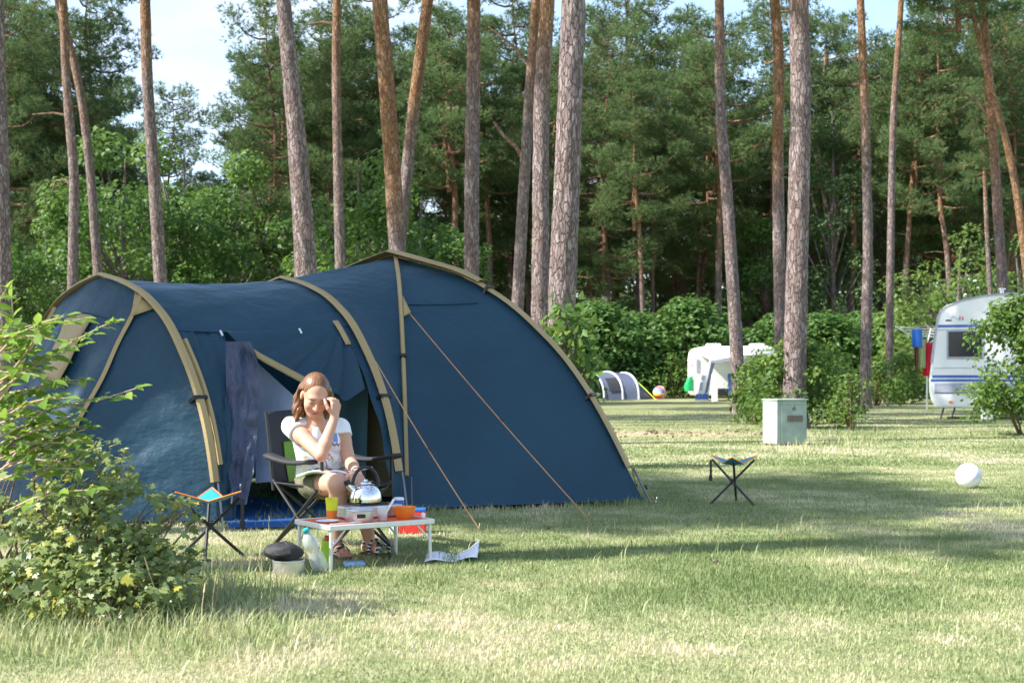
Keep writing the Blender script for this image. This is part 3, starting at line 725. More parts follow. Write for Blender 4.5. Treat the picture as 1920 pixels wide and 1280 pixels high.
tb = shrub(56, .9, .8, 1.75, 34, 420, .12, 'bush', 'leafy_sapling', 'leafy sapling poking out behind the right side of the tent', cr=.24, zmin=.3)
tb.location = GX(1062, 15.5).tolist()

# ------------------------------------------------------------------ the big blue tent
N1, N2, A1, H1 = np.array([-1.99, 9.65, 0]), np.array([-4.05, 11.30, 0]), np.array([-3.017, 10.45, 0]), 1.735
F0, A2, H2 = np.array([-.80, 10.45, 0]), np.array([-1.854, 11.5, 0]), 1.785
N2b = 2*A2-F0
D0, HD = np.array([-1.01, 12.3, 0]), 2.04
FF, RR_ = np.array([-.775, 10.52, 0]), np.array([1.05, 11.24, 0])
BB, LL = 2*D0-FF, 2*D0-RR_
HP = ([0, .2, .4, .6, .8, .9, .96, 1], [1, .965, .904, .788, .562, .383, .218, 0])
DP = ([0, .3, .5, .7, .85, .95, 1], [1, .905, .773, .567, .327, .10, 0])
NA = 41
def arc(A, Ft, H, prof):
    s = np.linspace(0, 1, 400); z = np.interp(s, *prof)
    k = 61; zp = np.pad(z, k//2, mode='reflect', reflect_type='odd'); z = np.convolve(zp, np.ones(k)/k, 'valid')
    z[0] = z[1]; z = (z-z[-1])/(z[0]-z[-1])
    ln = np.concatenate([[0], np.cumsum(np.hypot(np.diff(s)*np.linalg.norm(Ft-A), np.diff(z)*H))]); q = np.linspace(0, ln[-1], NA)
    s2, z2 = np.interp(q, ln, s), np.interp(q, ln, z)
    return A+(Ft-A)*s2[:, None]+np.array([0, 0, H])*z2[:, None]
h1n, h1f = arc(A1, N1, H1, HP), arc(A1, N2, H1, HP)
h2n, h2f = arc(A2, F0, H2, HP), arc(A2, N2b, H2, HP)
dF, dR, dB, dL = (arc(D0, q, HD, DP) for q in (FF, RR_, BB, LL))
def ipt(a, i): return np.array([np.interp(i, np.arange(len(a)), a[:, k]) for k in range(3)])
def idx_z(a, z): return float(np.interp(-z, -a[:, 2], np.arange(len(a))))
AXC = (A1+A2)/2
def W(v, i, off=0.0):
    """point on the near wall of the tunnel: v along it, i down the hoop"""
    a, c = ipt(h1n, i), ipt(h2n, i); p = a*(1-v)+c*v
    out = nrm([.69, -.72, .15+.9*(1-i/40)])
    return p - out*(.05*math.sin(math.pi*v)-off)
tent = thing('dome_tent', 'large dark blue tunnel and dome tent with tan pole sleeves', 'tent', (-1.4, 10.9, 0))
iS = idx_z(h1n, 1.33)
def vL(i): return float(np.interp(i, [iS, 40], [.285, .09]))
def vR(i): return float(np.interp(i, [iS, 40], [.925, .955]))
def ripple(v, i, a=.006): return a*math.sin(v*31+i*.35)*math.sin(i*.21+v*3)+a*.8*math.sin(i*1.15+v*9)
def bottom(p):
    p = np.array(p); p[2] = max(p[2], .035); return p
# roof of the tunnel, near wall either side of the door
m_ = MB()
rows = []
for i in list(np.linspace(40, 0, 31)[:-1]):
    rows.append([bottom(ipt(h1f, i)*(1-v)+ipt(h2f, i)*v-np.array([-.69, .72, .5])*.03*math.sin(math.pi*v)) for v in np.linspace(0, 1, 33)])
for i in np.linspace(0, iS, 22):
    rows.append([W(v, i, ripple(v, i, .004)) for v in np.linspace(0, 1, 33)])
m_.grid(rows); m_.build('roof_panel', M['tent'], tent)
m_ = MB(); m_.grid([[bottom(W(t*vL(i), i, ripple(t, i, .008))) for t in np.linspace(0, 1, 14)] for i in np.linspace(iS, 40, 40)]); m_.build('wall_panel', M['tent'], tent)
m_ = MB(); m_.grid([[bottom(W(vR(i)+(1-vR(i))*t, i, .012*math.sin(i*.9+t*2)*(1-t))) for t in np.linspace(0, 1, 6)] for i in np.linspace(iS, 40, 40)]); m_.build('door_edge', M['tent'], tent)
# seam round the tunnel at door height
m_ = MB(); m_.tube([W(v, iS, .006) for v in np.linspace(.0, .98, 30)], .006, 5); m_.build('seam', M['tent'], tent)
# half lowered door flap gathered towards its top right corner
m_ = MB(); lowz = lambda v: float(np.interp(v, [.285, .40, .62, .80, .90, .925], [1.30, 1.13, .92, .80, .86, .92]))
rows = []
for t in np.linspace(0, 1, 26):
    row = []
    for v in np.linspace(.285, .915, 46):
        z = 1.33+(lowz(v)-1.33)*t; ang = math.atan2(1.36-z, (.93-v)*1.3+.02)
        row.append(W(v, idx_z(h1n, z), .02+.022*t**.5*math.sin(ang*19)+.01*t*math.sin(ang*41)))
    rows.append(row)
m_.grid(rows); flap = m_.build('door_flap', M['tent'], tent)
m_ = MB(); ed = []
for v in np.linspace(.385, .72, 16):
    z = lowz(v); ed.append([W(v, idx_z(h1n, z+.035), .04), W(v, idx_z(h1n, z-.03), .04)])
m_.grid(ed); m_.build('tan_edge', M['tan'], flap, thick=.006)
m_ = MB(); m_.grid([[W(v, idx_z(h1n, z), .035) for v in (.895, .925)] for z in np.linspace(1.36, 1.18, 6)]); m_.build('tan_edge', M['tan'], flap, thick=.006)
# crinkled sheet hanging beside the door
m_ = MB(); rg = np.random.default_rng(3); rows = []
for t in np.linspace(0, 1, 40):
    py = 640+t*305; xl = 422+8*t; xr = np.interp(t, [0, .15, .5, .8, 1], [470, 486, 484, 476, 462])
    rows.append([P(xl+(xr-xl)*s, py, float(np.interp(t, [0, 1], [10.02, 9.72]))+.012*math.sin(s*9+2.3*math.sin(t*5))+.045*(vnoise(s*5, t*11, 3)-.5)+.02*(vnoise(s*11, t*26, 4)-.5)) for s in np.linspace(0, 1, 18)])
m_.grid(rows); m_.build('hanging_sheet', M['tarp'], tent)
# inner fabrics seen through the door
m_ = MB(); m_.grid([[P(474+(xr-474)*s+6*t, yt+(yb-yt)*t, 10.40+.03*math.sin(s*7+t*4)) for s, yt, yb, xr in [(q, 672+q*105, 905-q*10, 590) for q in np.linspace(0, 1, 12)]] for t in np.linspace(0, 1, 12)])
m_.build('inner_curtain', M['inner'], tent)
m_ = MB(); m_.grid([[P(620+74*s-9*t*s, 630+300*t, 11.0+.03*math.sin(s*5)) for s in np.linspace(0, 1, 10)] for t in np.linspace(0, 1, 10)]); m_.build('inner_door', M['teal'], tent)
m_ = MB(); m_.grid([[P(655+85*s, 640+290*t, 11.16) for s in np.linspace(0, 1, 8)] for t in np.linspace(0, 1, 8)]); m_.build('inner_wall', M['olive'], tent)
m_ = MB(); m_.prism(np.array([N1, F0, A2+(A2-F0)*.9, A1+(A1-N1)*.85])+[0, 0, .012], (0, 0, .006)); m_.build('groundsheet', M['sheet'], tent)
m_ = MB(); m_.prism([G(425, 993)+[0, 0, .012], G(560, 991)+[0, 0, .012], G(560, 978)+[0, 0, .03], G(425, 980)+[0, 0, .03]], (0, 0, .005)); m_.build('doormat_sheet', M['sheet'], tent)
# end wall: a bowed front of three panels between the first hoop and the ground
Z1, Z2 = np.array([-3.27, 9.52, .03]), np.array([-4.28, 10.45, .03])
iN, iF = idx_z(h1n, 1.585), idx_z(h1f, 1.53)
sN, sF = ipt(h1n, iN), ipt(h1f, iF)
def seam_pt(a, b, t): return a+(b-a)*t+np.array([.10, -.03, 0])*math.sin(math.pi*t)*.6+np.array([0, 0, .05])*math.sin(math.pi*t)
def fold(t, s, n, a): return a*math.sin(n*s+3*t)*t**1.5
ONRM = nrm([-.66, -.75, .3])
rows = []
for t in np.linspace(0, 1, 30):
    row = []
    for s in np.linspace(0, 1, 40):
        i = iN+(40-iN)*s; top = ipt(h1n, i); bot = Z1+(bottom(N1)-Z1)*s
        p = seam_pt(top, bot, t) if s < .02 else top+(bot-top)*t+np.array([.10, -.03, 0])*math.sin(math.pi*t)*.6*(1-s)+np.array([0, 0, .05])*math.sin(math.pi*t)*(1-s)
        dd = abs(t-.72+.5*s)
        p = p+ONRM*(.016*math.sin(26*(s+.55*t))*math.exp(-(dd/.35)**2)*(1-s)*min(1, 4*s)*min(1, 5*(1-t)) - .03*math.sin(math.pi*s)*math.sin(math.pi*t))
        row.append(p)
    rows.append(row)
m_ = MB(); m_.grid(rows); m_.build('end_side_panel', M['tent'], tent)
full = np.concatenate([h1f[::-1], h1n[1:]])
i0, i1 = 40-iF, 40+iN
rows = []
for t in np.linspace(0, 1, 26):
    row = []
    for s in np.linspace(0, 1, 30):
        top = ipt(full, i0+(i1-i0)*s); bot = Z2+(Z1-Z2)*s
        w_ = seam_pt(top, bot, t)
        row.append(w_+ONRM*(.008*math.sin(s*17+t*11)+.006*math.sin(t*37+s*5))*math.sin(math.pi*s))
    rows.append(row)
CP = np.array(rows)
m_ = MB(); m_.grid(rows); m_.build('end_door_panel', M['tent'], tent)
rows = [[ipt(h1f, iF+(40-iF)*s)*(1-t)+(Z2+(bottom(N2)-Z2)*s)*t for s in np.linspace(0, 1, 16)] for t in np.linspace(0, 1, 16)]
m_ = MB(); m_.grid(rows); m_.build('end_side_panel', M['tent'], tent)
# tan window cover, zips and seams of the end wall
def cp(s, t, off=.025):
    a = CP.shape; fs, ft = s*(a[1]-1), t*(a[0]-1); j, i = min(int(fs), a[1]-2), min(int(ft), a[0]-2); u, w_ = fs-j, ft-i
    return (CP[i, j]*(1-u)+CP[i, j+1]*u)*(1-w_)+(CP[i+1, j]*(1-u)+CP[i+1, j+1]*u)*w_+ONRM*off
m_ = MB(); m_.grid([[cp(.37+.29*s+.03*t, .175+.27*t+.04*s*t, .02+.04*t*s) for s in np.linspace(0, 1, 8)] for t in np.linspace(0, 1, 10)]); m_.build('window_cover', M['tan'], tent, thick=.008)
m_ = MB(); m_.tube([cp(s, .165, .004) for s in np.linspace(.02, .98, 20)], .006, 5); m_.build('seam', M['tent'], tent)
for a, bgn in ((1.0, 0.0), (0.0, 0.0)):
    m_ = MB(); wv = nrm(Z1-Z2)*.026
    rows = []
    for t in np.linspace(bgn, 1, 30):
        c = cp(a, t, .012)+wv*.4*math.sin(t*19)
        rows.append([c-wv, c+ONRM*.018, c+wv])
    m_.grid(rows); m_.build('zip_cover', M['tan'], tent)
m_ = MB(); m_.add([ipt(h1n, iN-1)+ONRM*.02, ipt(h1n, iN+3.2)+ONRM*.02, cp(1, .11, .02)+nrm(Z1-Z2)*.02], [(0, 1, 2)]); m_.build('corner_patch', M['tan'], tent, thick=.006)
m_ = MB(); m_.tube([cp(1.0, .05, .03), P(205, 735, 9.9), P(190, 760, 9.85)], .006, 5); m_.build('guy_line', M['rope'], tent)
# dome panels
def loft(a, c, nm, bulge, nv=28, wr=.006, seed=0):
    rows = []
    cen = np.array([D0[0], D0[1], .5])
    for i in np.linspace(0, 40, 41):
        row = []
        for v in np.linspace(0, 1, nv):
            p = ipt(a, i)*(1-v)+ipt(c, i)*v; o = nrm((p-cen)*np.array([1, 1, .5]))
            p = p+o*(bulge*math.sin(math.pi*v)*math.sin(math.pi*min(1, i/38.))+wr*math.sin(v*23+i*.4+seed)*math.sin(math.pi*v)*(i/40)**2+wr*.7*math.sin(i*.9+6*v)*math.sin(math.pi*v))
            row.append(bottom(p))
        rows.append(row)
    q = MB(); q.grid(rows); q.build(nm, M['tent'], tent); return rows
fp = loft(dF, dR, 'dome_front_panel', -.03, 44, .008, 1)
loft(h2n, dF, 'dome_link_panel', -.06, 16, .006, 2)
loft(h2f, dL, 'dome_back_panel', -.03, 12)
loft(dL, dB, 'dome_back_panel', -.02, 16); loft(dB, dR, 'dome_back_panel', -.02, 16)
q = MB(); q.grid([[h2n[0]*(1-t)+D0*t+np.array([0, 0, HD])*t-np.array([0, 0, HD*0])]*2 for t in (0, 1)]) if False else None
m_ = MB(); m_.tube([np.array(fp[14][j])+np.array([.1, -.2, .1])*.03 for j in range(34)], .005, 5); m_.build('seam', M['tent'], tent)
# roof between second hoop and the dome poles
m_ = MB(); m_.grid([[ipt(h2f, 16*(1-s))*(1-t)+ipt(dL, 16*(1-s))*t for t in np.linspace(0, 1, 6)] for s in np.linspace(0, 1, 8)]); m_.build('dome_roof_panel', M['tent'], tent)
# sleeves
def sleeve(path, side, width, off, nm='pole_sleeve', thick=.018, upto=None, mat='tan', taper=None):
    path = np.asarray(path); n = len(path); q = MB(); rows = []
    t = np.gradient(path, axis=0); t /= np.linalg.norm(t, axis=1)[:, None]
    for k in range(n):
        sd = nrm(np.asarray(side)-t[k]*np.dot(side, t[k])); o = np.cross(sd, t[k])
        if o[2] < 0 or (abs(o[2]) < .25 and np.dot(o[:2], path[k, :2]-np.array([-1.6, 11.4])) < 0): o = -o
        w = width if taper is None else width*taper(k/(n-1))
        c = path[k]+o*off
        rows.append([c-sd*w/2, c-sd*w*.3+o*thick, c+sd*w*.3+o*thick, c+sd*w/2, c+sd*w*.3-o*.004, c-sd*w*.3-o*.004])
    q.grid(rows, closed=True); return q.build(nm, M[mat], tent)
AX = np.array([.74, .67, 0])
full2 = np.concatenate([h2f[::-1], h2n[1:]])
sleeve(full[6:76], AX, .072, .020); sleeve(full2[8:76], AX, .072, .02)
sleeve(np.array([ipt(h1n, i) for i in np.linspace(17, 33, 20)])+AX*.062, AX, .036, .012, 'pole_sleeve')
def perp(a, b): d = nrm(b-a); return np.array([-d[1], d[0], 0])
sleeve(dF[:37], perp(D0, FF), .036, .012)
sleeve(dR[:37], perp(D0, RR_), .10, .012, taper=lambda t: 1.15-.35*t)
sleeve(dL[:34], perp(D0, LL), .10, .012); sleeve(dB[:37], perp(D0, BB), .05, .012)
cap = np.concatenate([dL[:11][::-1], dR[1:12]]); cap = cap+np.array([0, 0, .025])
sleeve(cap, perp(D0, RR_), .26, .012, 'roof_cap', .02, taper=lambda t: .45+.75*math.sin(math.pi*t))
# bare pole ends, clips
for a, k in ((h1n, 35), (h2n, 35), (dF, 36), (dR, 36)):
    q = MB(); q.tube(a[k:]*np.array([1, 1, 1])+(np.array([.04, -.05, 0]) if a is not dR else np.array([.05, -.02, 0])), .008, 6); q.build('pole_end', M['pole'], tent)
for a, k, sd, w in ((h1n, 25, AX, .05), (h2n, 26, AX, .05), (dR, 12, perp(D0, RR_), .06), (dR, 28, perp(D0, RR_), .05), (dF, 22, perp(D0, FF), .024), (dL, 12, perp(D0, LL), .06)):
    q = MB(); t = nrm(a[k+1]-a[k-1]); o = nrm(np.cross(t, sd)); q.obox(a[k], np.asarray(sd)*w, t*.012, o*.045); q.build('clip', M['black'], tent)
for px, py in ((414, 634), (563, 627)):
    q = MB(); i = iS; c = W((px-325)/340., i, .02); q.tube([c, c+np.array([.02, -.02, -.035])], .008, 6); q.build('toggle', M['white'], tent)
# guy lines
for a, b_ in ((ipt(dF, 14.5)+np.array([.06, -.05, -.03]), G(1105, 974)), (ipt(h2n, 21)+np.array([.05, -.06, 0]), G(900, 994)), (dR[36]+np.array([.04, 0, 0]), G(1232, 943)), (dR[36]+np.array([.04, 0, 0]), G(1200, 935))):
    q = MB(); pt = a+(b_-a)*np.linspace(0, 1, 12)[:, None]-np.array([0, 0, 1])*(.02*np.sin(np.pi*np.linspace(0, 1, 12)))[:, None]
    q.tube(pt, .0042, 5); gl = q.build('guy_line', M['rope'], tent)
    c = a+(b_-a)*.55; d = nrm(b_-a); q = MB(); q.obox(c, d*.015, np.array([.008, 0, 0]), np.array([0, .004, .006])); q.build('tensioner', M['black'], gl)
    q = MB(); q.tube([b_+np.array([0, 0, .05]), b_-np.array([.02, 0, .06])], .005, 6); q.build('peg', M['steel'], gl)
m_ = MB(); m_.add([ipt(dF, 12)+[.02, -.03, 0], ipt(dF, 16)+[.02, -.03, 0], ipt(dF, 14.7)+[.085, -.07, -.03]], [(0, 1, 2)]); m_.build('corner_patch', M['tan'], tent, thick=.006)

# ------------------------------------------------------------------ camping chair
chair = thing('camping_chair', 'black and lime green folding camping chair the woman sits in', 'chair', P(600, 990, 8.5)*[1, 1, 0])
FW = np.array([.342, -.94, 0]); LT = np.array([.94, .342, 0]); UPV = np.array([0, 0, 1.])
CY_ = R(42); CF = np.array([math.sin(CY_), -math.cos(CY_), 0]); CL = np.array([math.cos(CY_), math.sin(CY_), 0])
def cpt(l, f, z): return CC+CL*l+CF*f+UPV*z
CC = GX(619, 8.42)
fl, fr, bl, br = (-.25, .28), (.25, .27), (-.24, -.24), (.24, -.24)
def ctube(nm, pts, r=.011, m='black', par=None):
    q = MB(); q.tube([cpt(*p) for p in pts], r, 8); return q.build(nm, M[m], par or chair)
for (x0, y0), (x1, y1) in ((fl, fr), (fr, fl), (bl, br), (br, bl), (fl, bl), (bl, fl), (fr, br), (br, fr)):
    ctube('leg', [(x0, y0, .01), (x1, y1, .40)], .010)
for x0, y0 in (fl, fr):
    ctube('arm_post', [(x0, y0, .36), (x0, y0, .53)], .010)
for x0, y0 in (bl, br):
    ctube('back_post', [(x0, y0, .34), (x0*.98, y0-.05, .60), (x0*.95, y0-.10, .80)], .011)
for x0 in (-.255, .255):
    q = MB(); q.grid([[cpt(x0+.045*s, f, .545-.035*math.sin(math.pi*(f+.28)/.6)+.012*(1-abs(s))) for s in (-1, -.4, .4, 1)] for f in np.linspace(-.26, .18 if x0 < 0 else .32, 12)]); q.build('armrest', M['blackfab'], chair, thick=.02)
q = MB(); q.grid([[cpt(.245*s, f, .385-.075*(1-s*s)*math.sin(math.pi*min(1, (f+.27)/.6))) for s in np.linspace(-1, 1, 14)] for f in np.linspace(-.25, .30, 12)]); q.build('seat', M['blackfab'], chair, thick=.008)
def backpt(s, t): return cpt(.235*s*(1-.03*t), -.24-.11*t-.05*(1-s*s)*math.sin(math.pi*min(1, .25+t*.75)), .36+.45*t-.012*(s*s)*t)
q = MB(); q.grid([[backpt(s, t) for s in np.linspace(-1, 1, 16)] for t in np.linspace(0, 1, 12)]); bk = q.build('backrest', M['blackfab'], chair, thick=.008)
q = MB(); q.grid([[backpt(s, t)+CF*.012 for s in np.linspace(-.5, .5, 12)] for t in np.linspace(.0, .58, 10)]); q.build('green_panel', M['greenfab'], bk, thick=.004)
q = MB(); q.grid([[cpt(.20*s, f, .388-.075*(1-s*s)*math.sin(math.pi*min(1, (f+.27)/.6))-.03) for s in np.linspace(-1, 1, 10)] for f in np.linspace(.0, .28, 8)]); q.build('green_panel', M['greenfab'], chair, thick=.004)

# ------------------------------------------------------------------ folding table and what stands on it
TF = np.array([-.945, 7.37, 0]); TU = nrm([.818, .574, 0]); TW = nrm([-.56, .83, 0]); TL, TD, TH = .64, .42, .238
def tp(u, w, z=TH): return TF+TU*u+TW*w+np.array([0, 0, z])
table = thing('folding_table', 'low folding table with orange top and pale metal frame', 'table', tp(.32, .2, 0))
q = MB(); q.obox(tp(TL/2, TD/2, TH-.010), TU*(TL/2-.012), TW*(TD/2-.012), (0, 0, .009)); q.build('table_top', M['orangetop'], table)
for c, hx, hy in ((tp(TL/2, .006, TH-.012), TU*TL/2, TW*.008), (tp(TL/2, TD-.006, TH-.012), TU*TL/2, TW*.008), (tp(.006, TD/2, TH-.012), TU*.008, TW*(TD/2-.016)), (tp(TL-.006, TD/2, TH-.012), TU*.008, TW*(TD/2-.016))):
    q = MB(); q.obox(c, hx, hy, (0, 0, .014)); q.build('rim', M['alupaint'], table, bevel=.004)
for u, w, su in ((.02, .02, 1), (TL-.02, .02, -1), (.02, TD-.02, 1), (TL-.02, TD-.02, -1)):
    q = MB(); q.tube([tp(u, w, TH-.02), tp(u-su*.004, w, .0)], .010, 10); lg = q.build('leg', M['alupaint'], table)
    q = MB(); q.tube([tp(u+su*.085, w, TH-.022), tp(u, w, TH-.115)], .006, 8); q.build('brace', M['alupaint'], lg)
def cup_prof(r0, r1, h, t=.003): return [(0.001, 0), (r0, 0), (r1, h), (r1-t, h), (r0-t, t*2), (.001, t*2)]
def on_table(nm, label, cat, u, w): return thing(nm, label, cat, tp(u, w))
def lath(nm, prof, m, par, o, n=28, Mx=None): q = MB(); q.lathe(prof, n, o, cap=False, M=Mx); return q.build(nm, M[m], par)
t = on_table('plastic_cup', 'tall yellow green plastic cup with an orange lower band', 'cup', .165, .30)
lath('cup_body', cup_prof(.026, .035, .118), 'yellow', t, tp(.165, .30)); lath('band', [(.0268, .004), (.0302, .05), (.0304, .05), (.0270, .004)], 'orange', t, tp(.165, .30))
t = on_table('camp_stove', 'flat silver camping stove under the kettle', 'stove', .42, .33)
q = MB(); q.obox(tp(.40, .32, TH+.034), TU*.175, TW*.085, (0, 0, .033)); q.build('stove_body', M['alu'], t, bevel=.008)
q = MB(); q.obox(tp(.40, .32, TH+.073), TU*.09, TW*.075, (0, 0, .006)); q.build('burner_grate', M['black'], t, bevel=.003)
q = MB(); q.lathe([(.001, 0), (.018, 0), (.018, .014), (.001, .014)], 16, tp(.27, .232, TH+.03), M=Matrix.Rotation(R(90), 3, 'X')); q.build('knob', M['black'], t)
KC = tp(.385, .32, TH+.079)
t = thing('kettle', 'polished steel whistling kettle with a black arched handle', 'kettle', KC)
lath('kettle_body', [(.001, 0), (.080, 0), (.088, .006), (.089, .03), (.083, .06), (.068, .085), (.046, .102), (.03, .107), (.001, .108)], 'steel', t, KC, 40)
lath('lid', [(.034, .104), (.032, .112), (.012, .118), (.009, .128), (.001, .13)], 'steel', t, KC); 
KS = nrm([-.93, -.3, 0])
q = MB(); q.tube([KC+KS*.062+[0, 0, .065], KC+KS*.098+[0, 0, .098], KC+KS*.105+[0, 0, .112]], [.026, .016, .015], 12); sp = q.build('spout', M['steel'], t)
q = MB(); q.tube([KC+KS*.098+[0, 0, .10], KC+KS*.108+[0, 0, .124]], [.019, .017], 12); q.build('whistle', M['black'], sp)
q = MB(); an = np.linspace(-.12, math.pi+.12, 18); q.tube([KC+KS*(.072*math.cos(a))+np.array([0, 0, .098+.098*math.sin(a)]) for a in an], .0095, 10); q.build('handle', M['black'], t)
t = on_table('cooking_pot', 'small grey cooking pot with a dark clip handle on the orange table', 'pot', .235, .115)
lath('pot_body', [(.001, 0), (.072, 0), (.076, .006), (.076, .058), (.079, .061), (.074, .061), (.072, .01), (.001, .01)], 'alu', t, tp(.235, .115), 36)
q = MB(); q.obox(tp(.235, .115)+np.array([.02, -.081, .036]), (.022, .006, 0), (-.001, .005, 0), (0, 0, .010)); q.build('clip_handle', M['black'], t, bevel=.003)
q = MB(); q.lathe([(.001, 0), (.074, 0), (.070, .006), (.001, .012)], 30, tp(.235, .115, TH+.0615), cap=False); q.build('lid', M['alu'], t)
t = on_table('drinking_glass', 'clear plastic glass with a red bottom next to the pot', 'glass', .37, .10)
lath('glass_body', cup_prof(.024, .031, .075, .002), 'clear', t, tp(.37, .10)); lath('red_base', [(.001, .006), (.022, .006), (.023, .028), (.001, .028)], 'red', t, tp(.37, .10))
sp = MB(); sp.tube([tp(.375, .10, TH+.012), tp(.435, .09, TH+.11)], [.004, .007], 8); tag(sp.build('plastic_spoon', M['white']), 'white plastic spoon leaning out of the clear glass', 'spoon')
t = on_table('salad_bowl', 'bright orange plastic bowl on the right part of the table', 'bowl', .525, .135)
lath('bowl_body', [(.001, 0), (.036, 0), (.052, .02), (.062, .045), (.066, .064), (.062, .064), (.055, .042), (.036, .008), (.001, .006)], 'orange', t, tp(.525, .135), 32)
t = on_table('red_dish', 'shallow red dish behind the orange bowl', 'dish', .585, .24)
lath('dish_body', [(.001, 0), (.03, 0), (.045, .02), (.042, .02), (.028, .005), (.001, .004)], 'red', t, tp(.585, .24))
t = on_table('drink_can', 'blue and white can behind the orange bowl', 'can', .605, .335)
lath('can_body', [(.001, 0), (.029, 0), (.031, .005), (.031, .088), (.027, .096), (.001, .095)], 'white', t, tp(.605, .335)); lath('blue_band', [(.0315, .03), (.0318, .031), (.0318, .082), (.0315, .083)], 'blue', t, tp(.605, .335))
q = MB(); q.obox(tp(.10, .05, TH+.004), TU*.07, TW*.006, (0, 0, .002)); q.obox(tp(.19, .055, TH+.005), TU*.03, TW*.01, (0, 0, .003)); tag(q.build('table_knife', M['white']), 'white table knife lying at the front left of the table', 'knife')
q = MB(); q.lathe([(.001, 0), (.05, 0), (.062, .008), (.06, .009), (.048, .003), (.001, .003)], 28, tp(.09, .20)); tag(q.build('flat_plate', M['paper']), 'white plate lying left of the yellow cup', 'plate')
q = MB(); q.lathe([(.001, 0), (.012, 0), (.013, .022), (.008, .03), (.001, .031)], 14, tp(.62, .09)); tag(q.build('salt_shaker', M['white']), 'tiny white shaker at the right table corner', 'shaker')

# ------------------------------------------------------------------ things on the grass round the table
PB = G(541, 1078)
t = thing('camping_pot', 'wide grey metal pot standing on the grass', 'pot', PB)
lath('pot_body', [(.001, 0), (.076, 0), (.08, .006), (.08, .07), (.083, .073), (.083, .08), (.077, .08), (.074, .01), (.001, .01)], 'alu', t, PB, 36)
q = MB(); q.tube([PB+[-.08, 0, .055], PB+[-.115, -.005, .05], PB+[-.115, -.005, .03], PB+[-.08, 0, .026]], .005, 8); q.build('handle', M['black'], t)
q = MB(); bc = PB+np.array([-.035, .05, .115]); n1_, n2_ = 22, 14; rows = []
for i in range(n2_+1):
    th = math.pi*i/n2_; rows.append([bc+np.array([.105*math.sin(th)*math.cos(a), .07*math.sin(th)*math.sin(a), .048*math.cos(th)])*(1+.30*(vnoise(8*math.cos(a)*.3+3, 8*math.sin(a)*.3+th*2.2, 5)-.5)+.12*(vnoise(math.cos(a)*5+9, math.sin(a)*5+th*5, 6)-.5)) for a in np.linspace(0, 6.283, n1_, endpoint=False)])
q.grid(rows, closed=True); tag(q.build('black_pouch', M['blackfab']), 'black fabric pouch resting on the grey pot', 'pouch')
BT, ax = G(603, 1069), None
b0, b1 = BT+np.array([0, 0, .002]), P(572, 990, 7.36)
ax = nrm(b1-b0); Lb = float(np.linalg.norm(b1-b0)); ux = nrm(np.cross(ax, [0, 1., 0])); uy = np.cross(ax, ux); MXB = np.column_stack([ux, uy, ax])
t = thing('water_bottle', 'clear plastic water bottle with a turquoise cap leaning at the table leg', 'bottle', BT)
k = Lb/.30
lath('bottle_body', [(.001, 0), (.036, 0), (.042, .008), (.043, .07), (.041, .11), (.030, .135), (.031, .15), (.041, .175), (.042, .20), (.036, .235), (.020, .262), (.012, .27), (.012, .278)], 'clear', t, b0, 26, MXB*np.array([1, 1, k]))
lath('cap', [(.016, .272), (.017, .274), (.017, .292), (.015, .297), (.001, .298)], 'teal_plastic', t, b0, 18, MXB*np.array([1, 1, k]))
q = MB(); gb = G(613, 1062); rows = [[gb+np.array([(.035-.008*z)*math.cos(a), .022*math.sin(a), z*.14]) for a in np.linspace(0, 6.283, 16, endpoint=False)] for z in (0, .1, .5, .9, 1.0)]
q.grid(rows, closed=True); t = thing('lime_bottle', 'lime green squeeze bottle with a red cap behind the table leg', 'bottle', gb); q.build('bottle_body', M['greenplastic'], t)
q = MB(); q.lathe([(.012, .138), (.014, .14), (.012, .165), (.001, .167)], 14, gb); q.build('cap', M['red'], t)
q = MB(); q.obox(G(664, 1062)+[0, 0, .016], (.055, .015, 0), (-.008, .035, 0), (0, .004, .014)); tag(q.build('tissue_pack', M['lightblue'], bevel=.008), 'light blue tissue pack lying between the sandals', 'pack')
q = MB(); rows = [[G(795+(895-795)*s+4*u_, 1058-16*u_-7*s)+np.array([0, 0, .014+.05*max(0, s-.8)*5*u_+.01*math.sin(s*9)]) for u_ in np.linspace(0, 1, 5)] for s in np.linspace(0, 1, 16)]
q.grid(rows); tag(q.build('paper_sheet', M['paper'], thick=.002), 'crumpled white paper sheet on the grass right of the table', 'paper')
cb = G(757, 1000)
t = thing('cooler_bag', 'red and blue box on the grass behind the table', 'box', cb)
q = MB(); q.box(cb+[.055, .05, .07], (.17, .13, .14)); q.build('box_body', M['red'], t, bevel=.006)
q = MB(); q.box(cb+[-.065, .05, .055], (.06, .12, .11)); q.build('side_panel', M['white'], t, bevel=.004)
q = MB(); q.box(cb+[.02, .05, .150], (.24, .13, .018)); q.build('lid', M['blue'], t, bevel=.004)

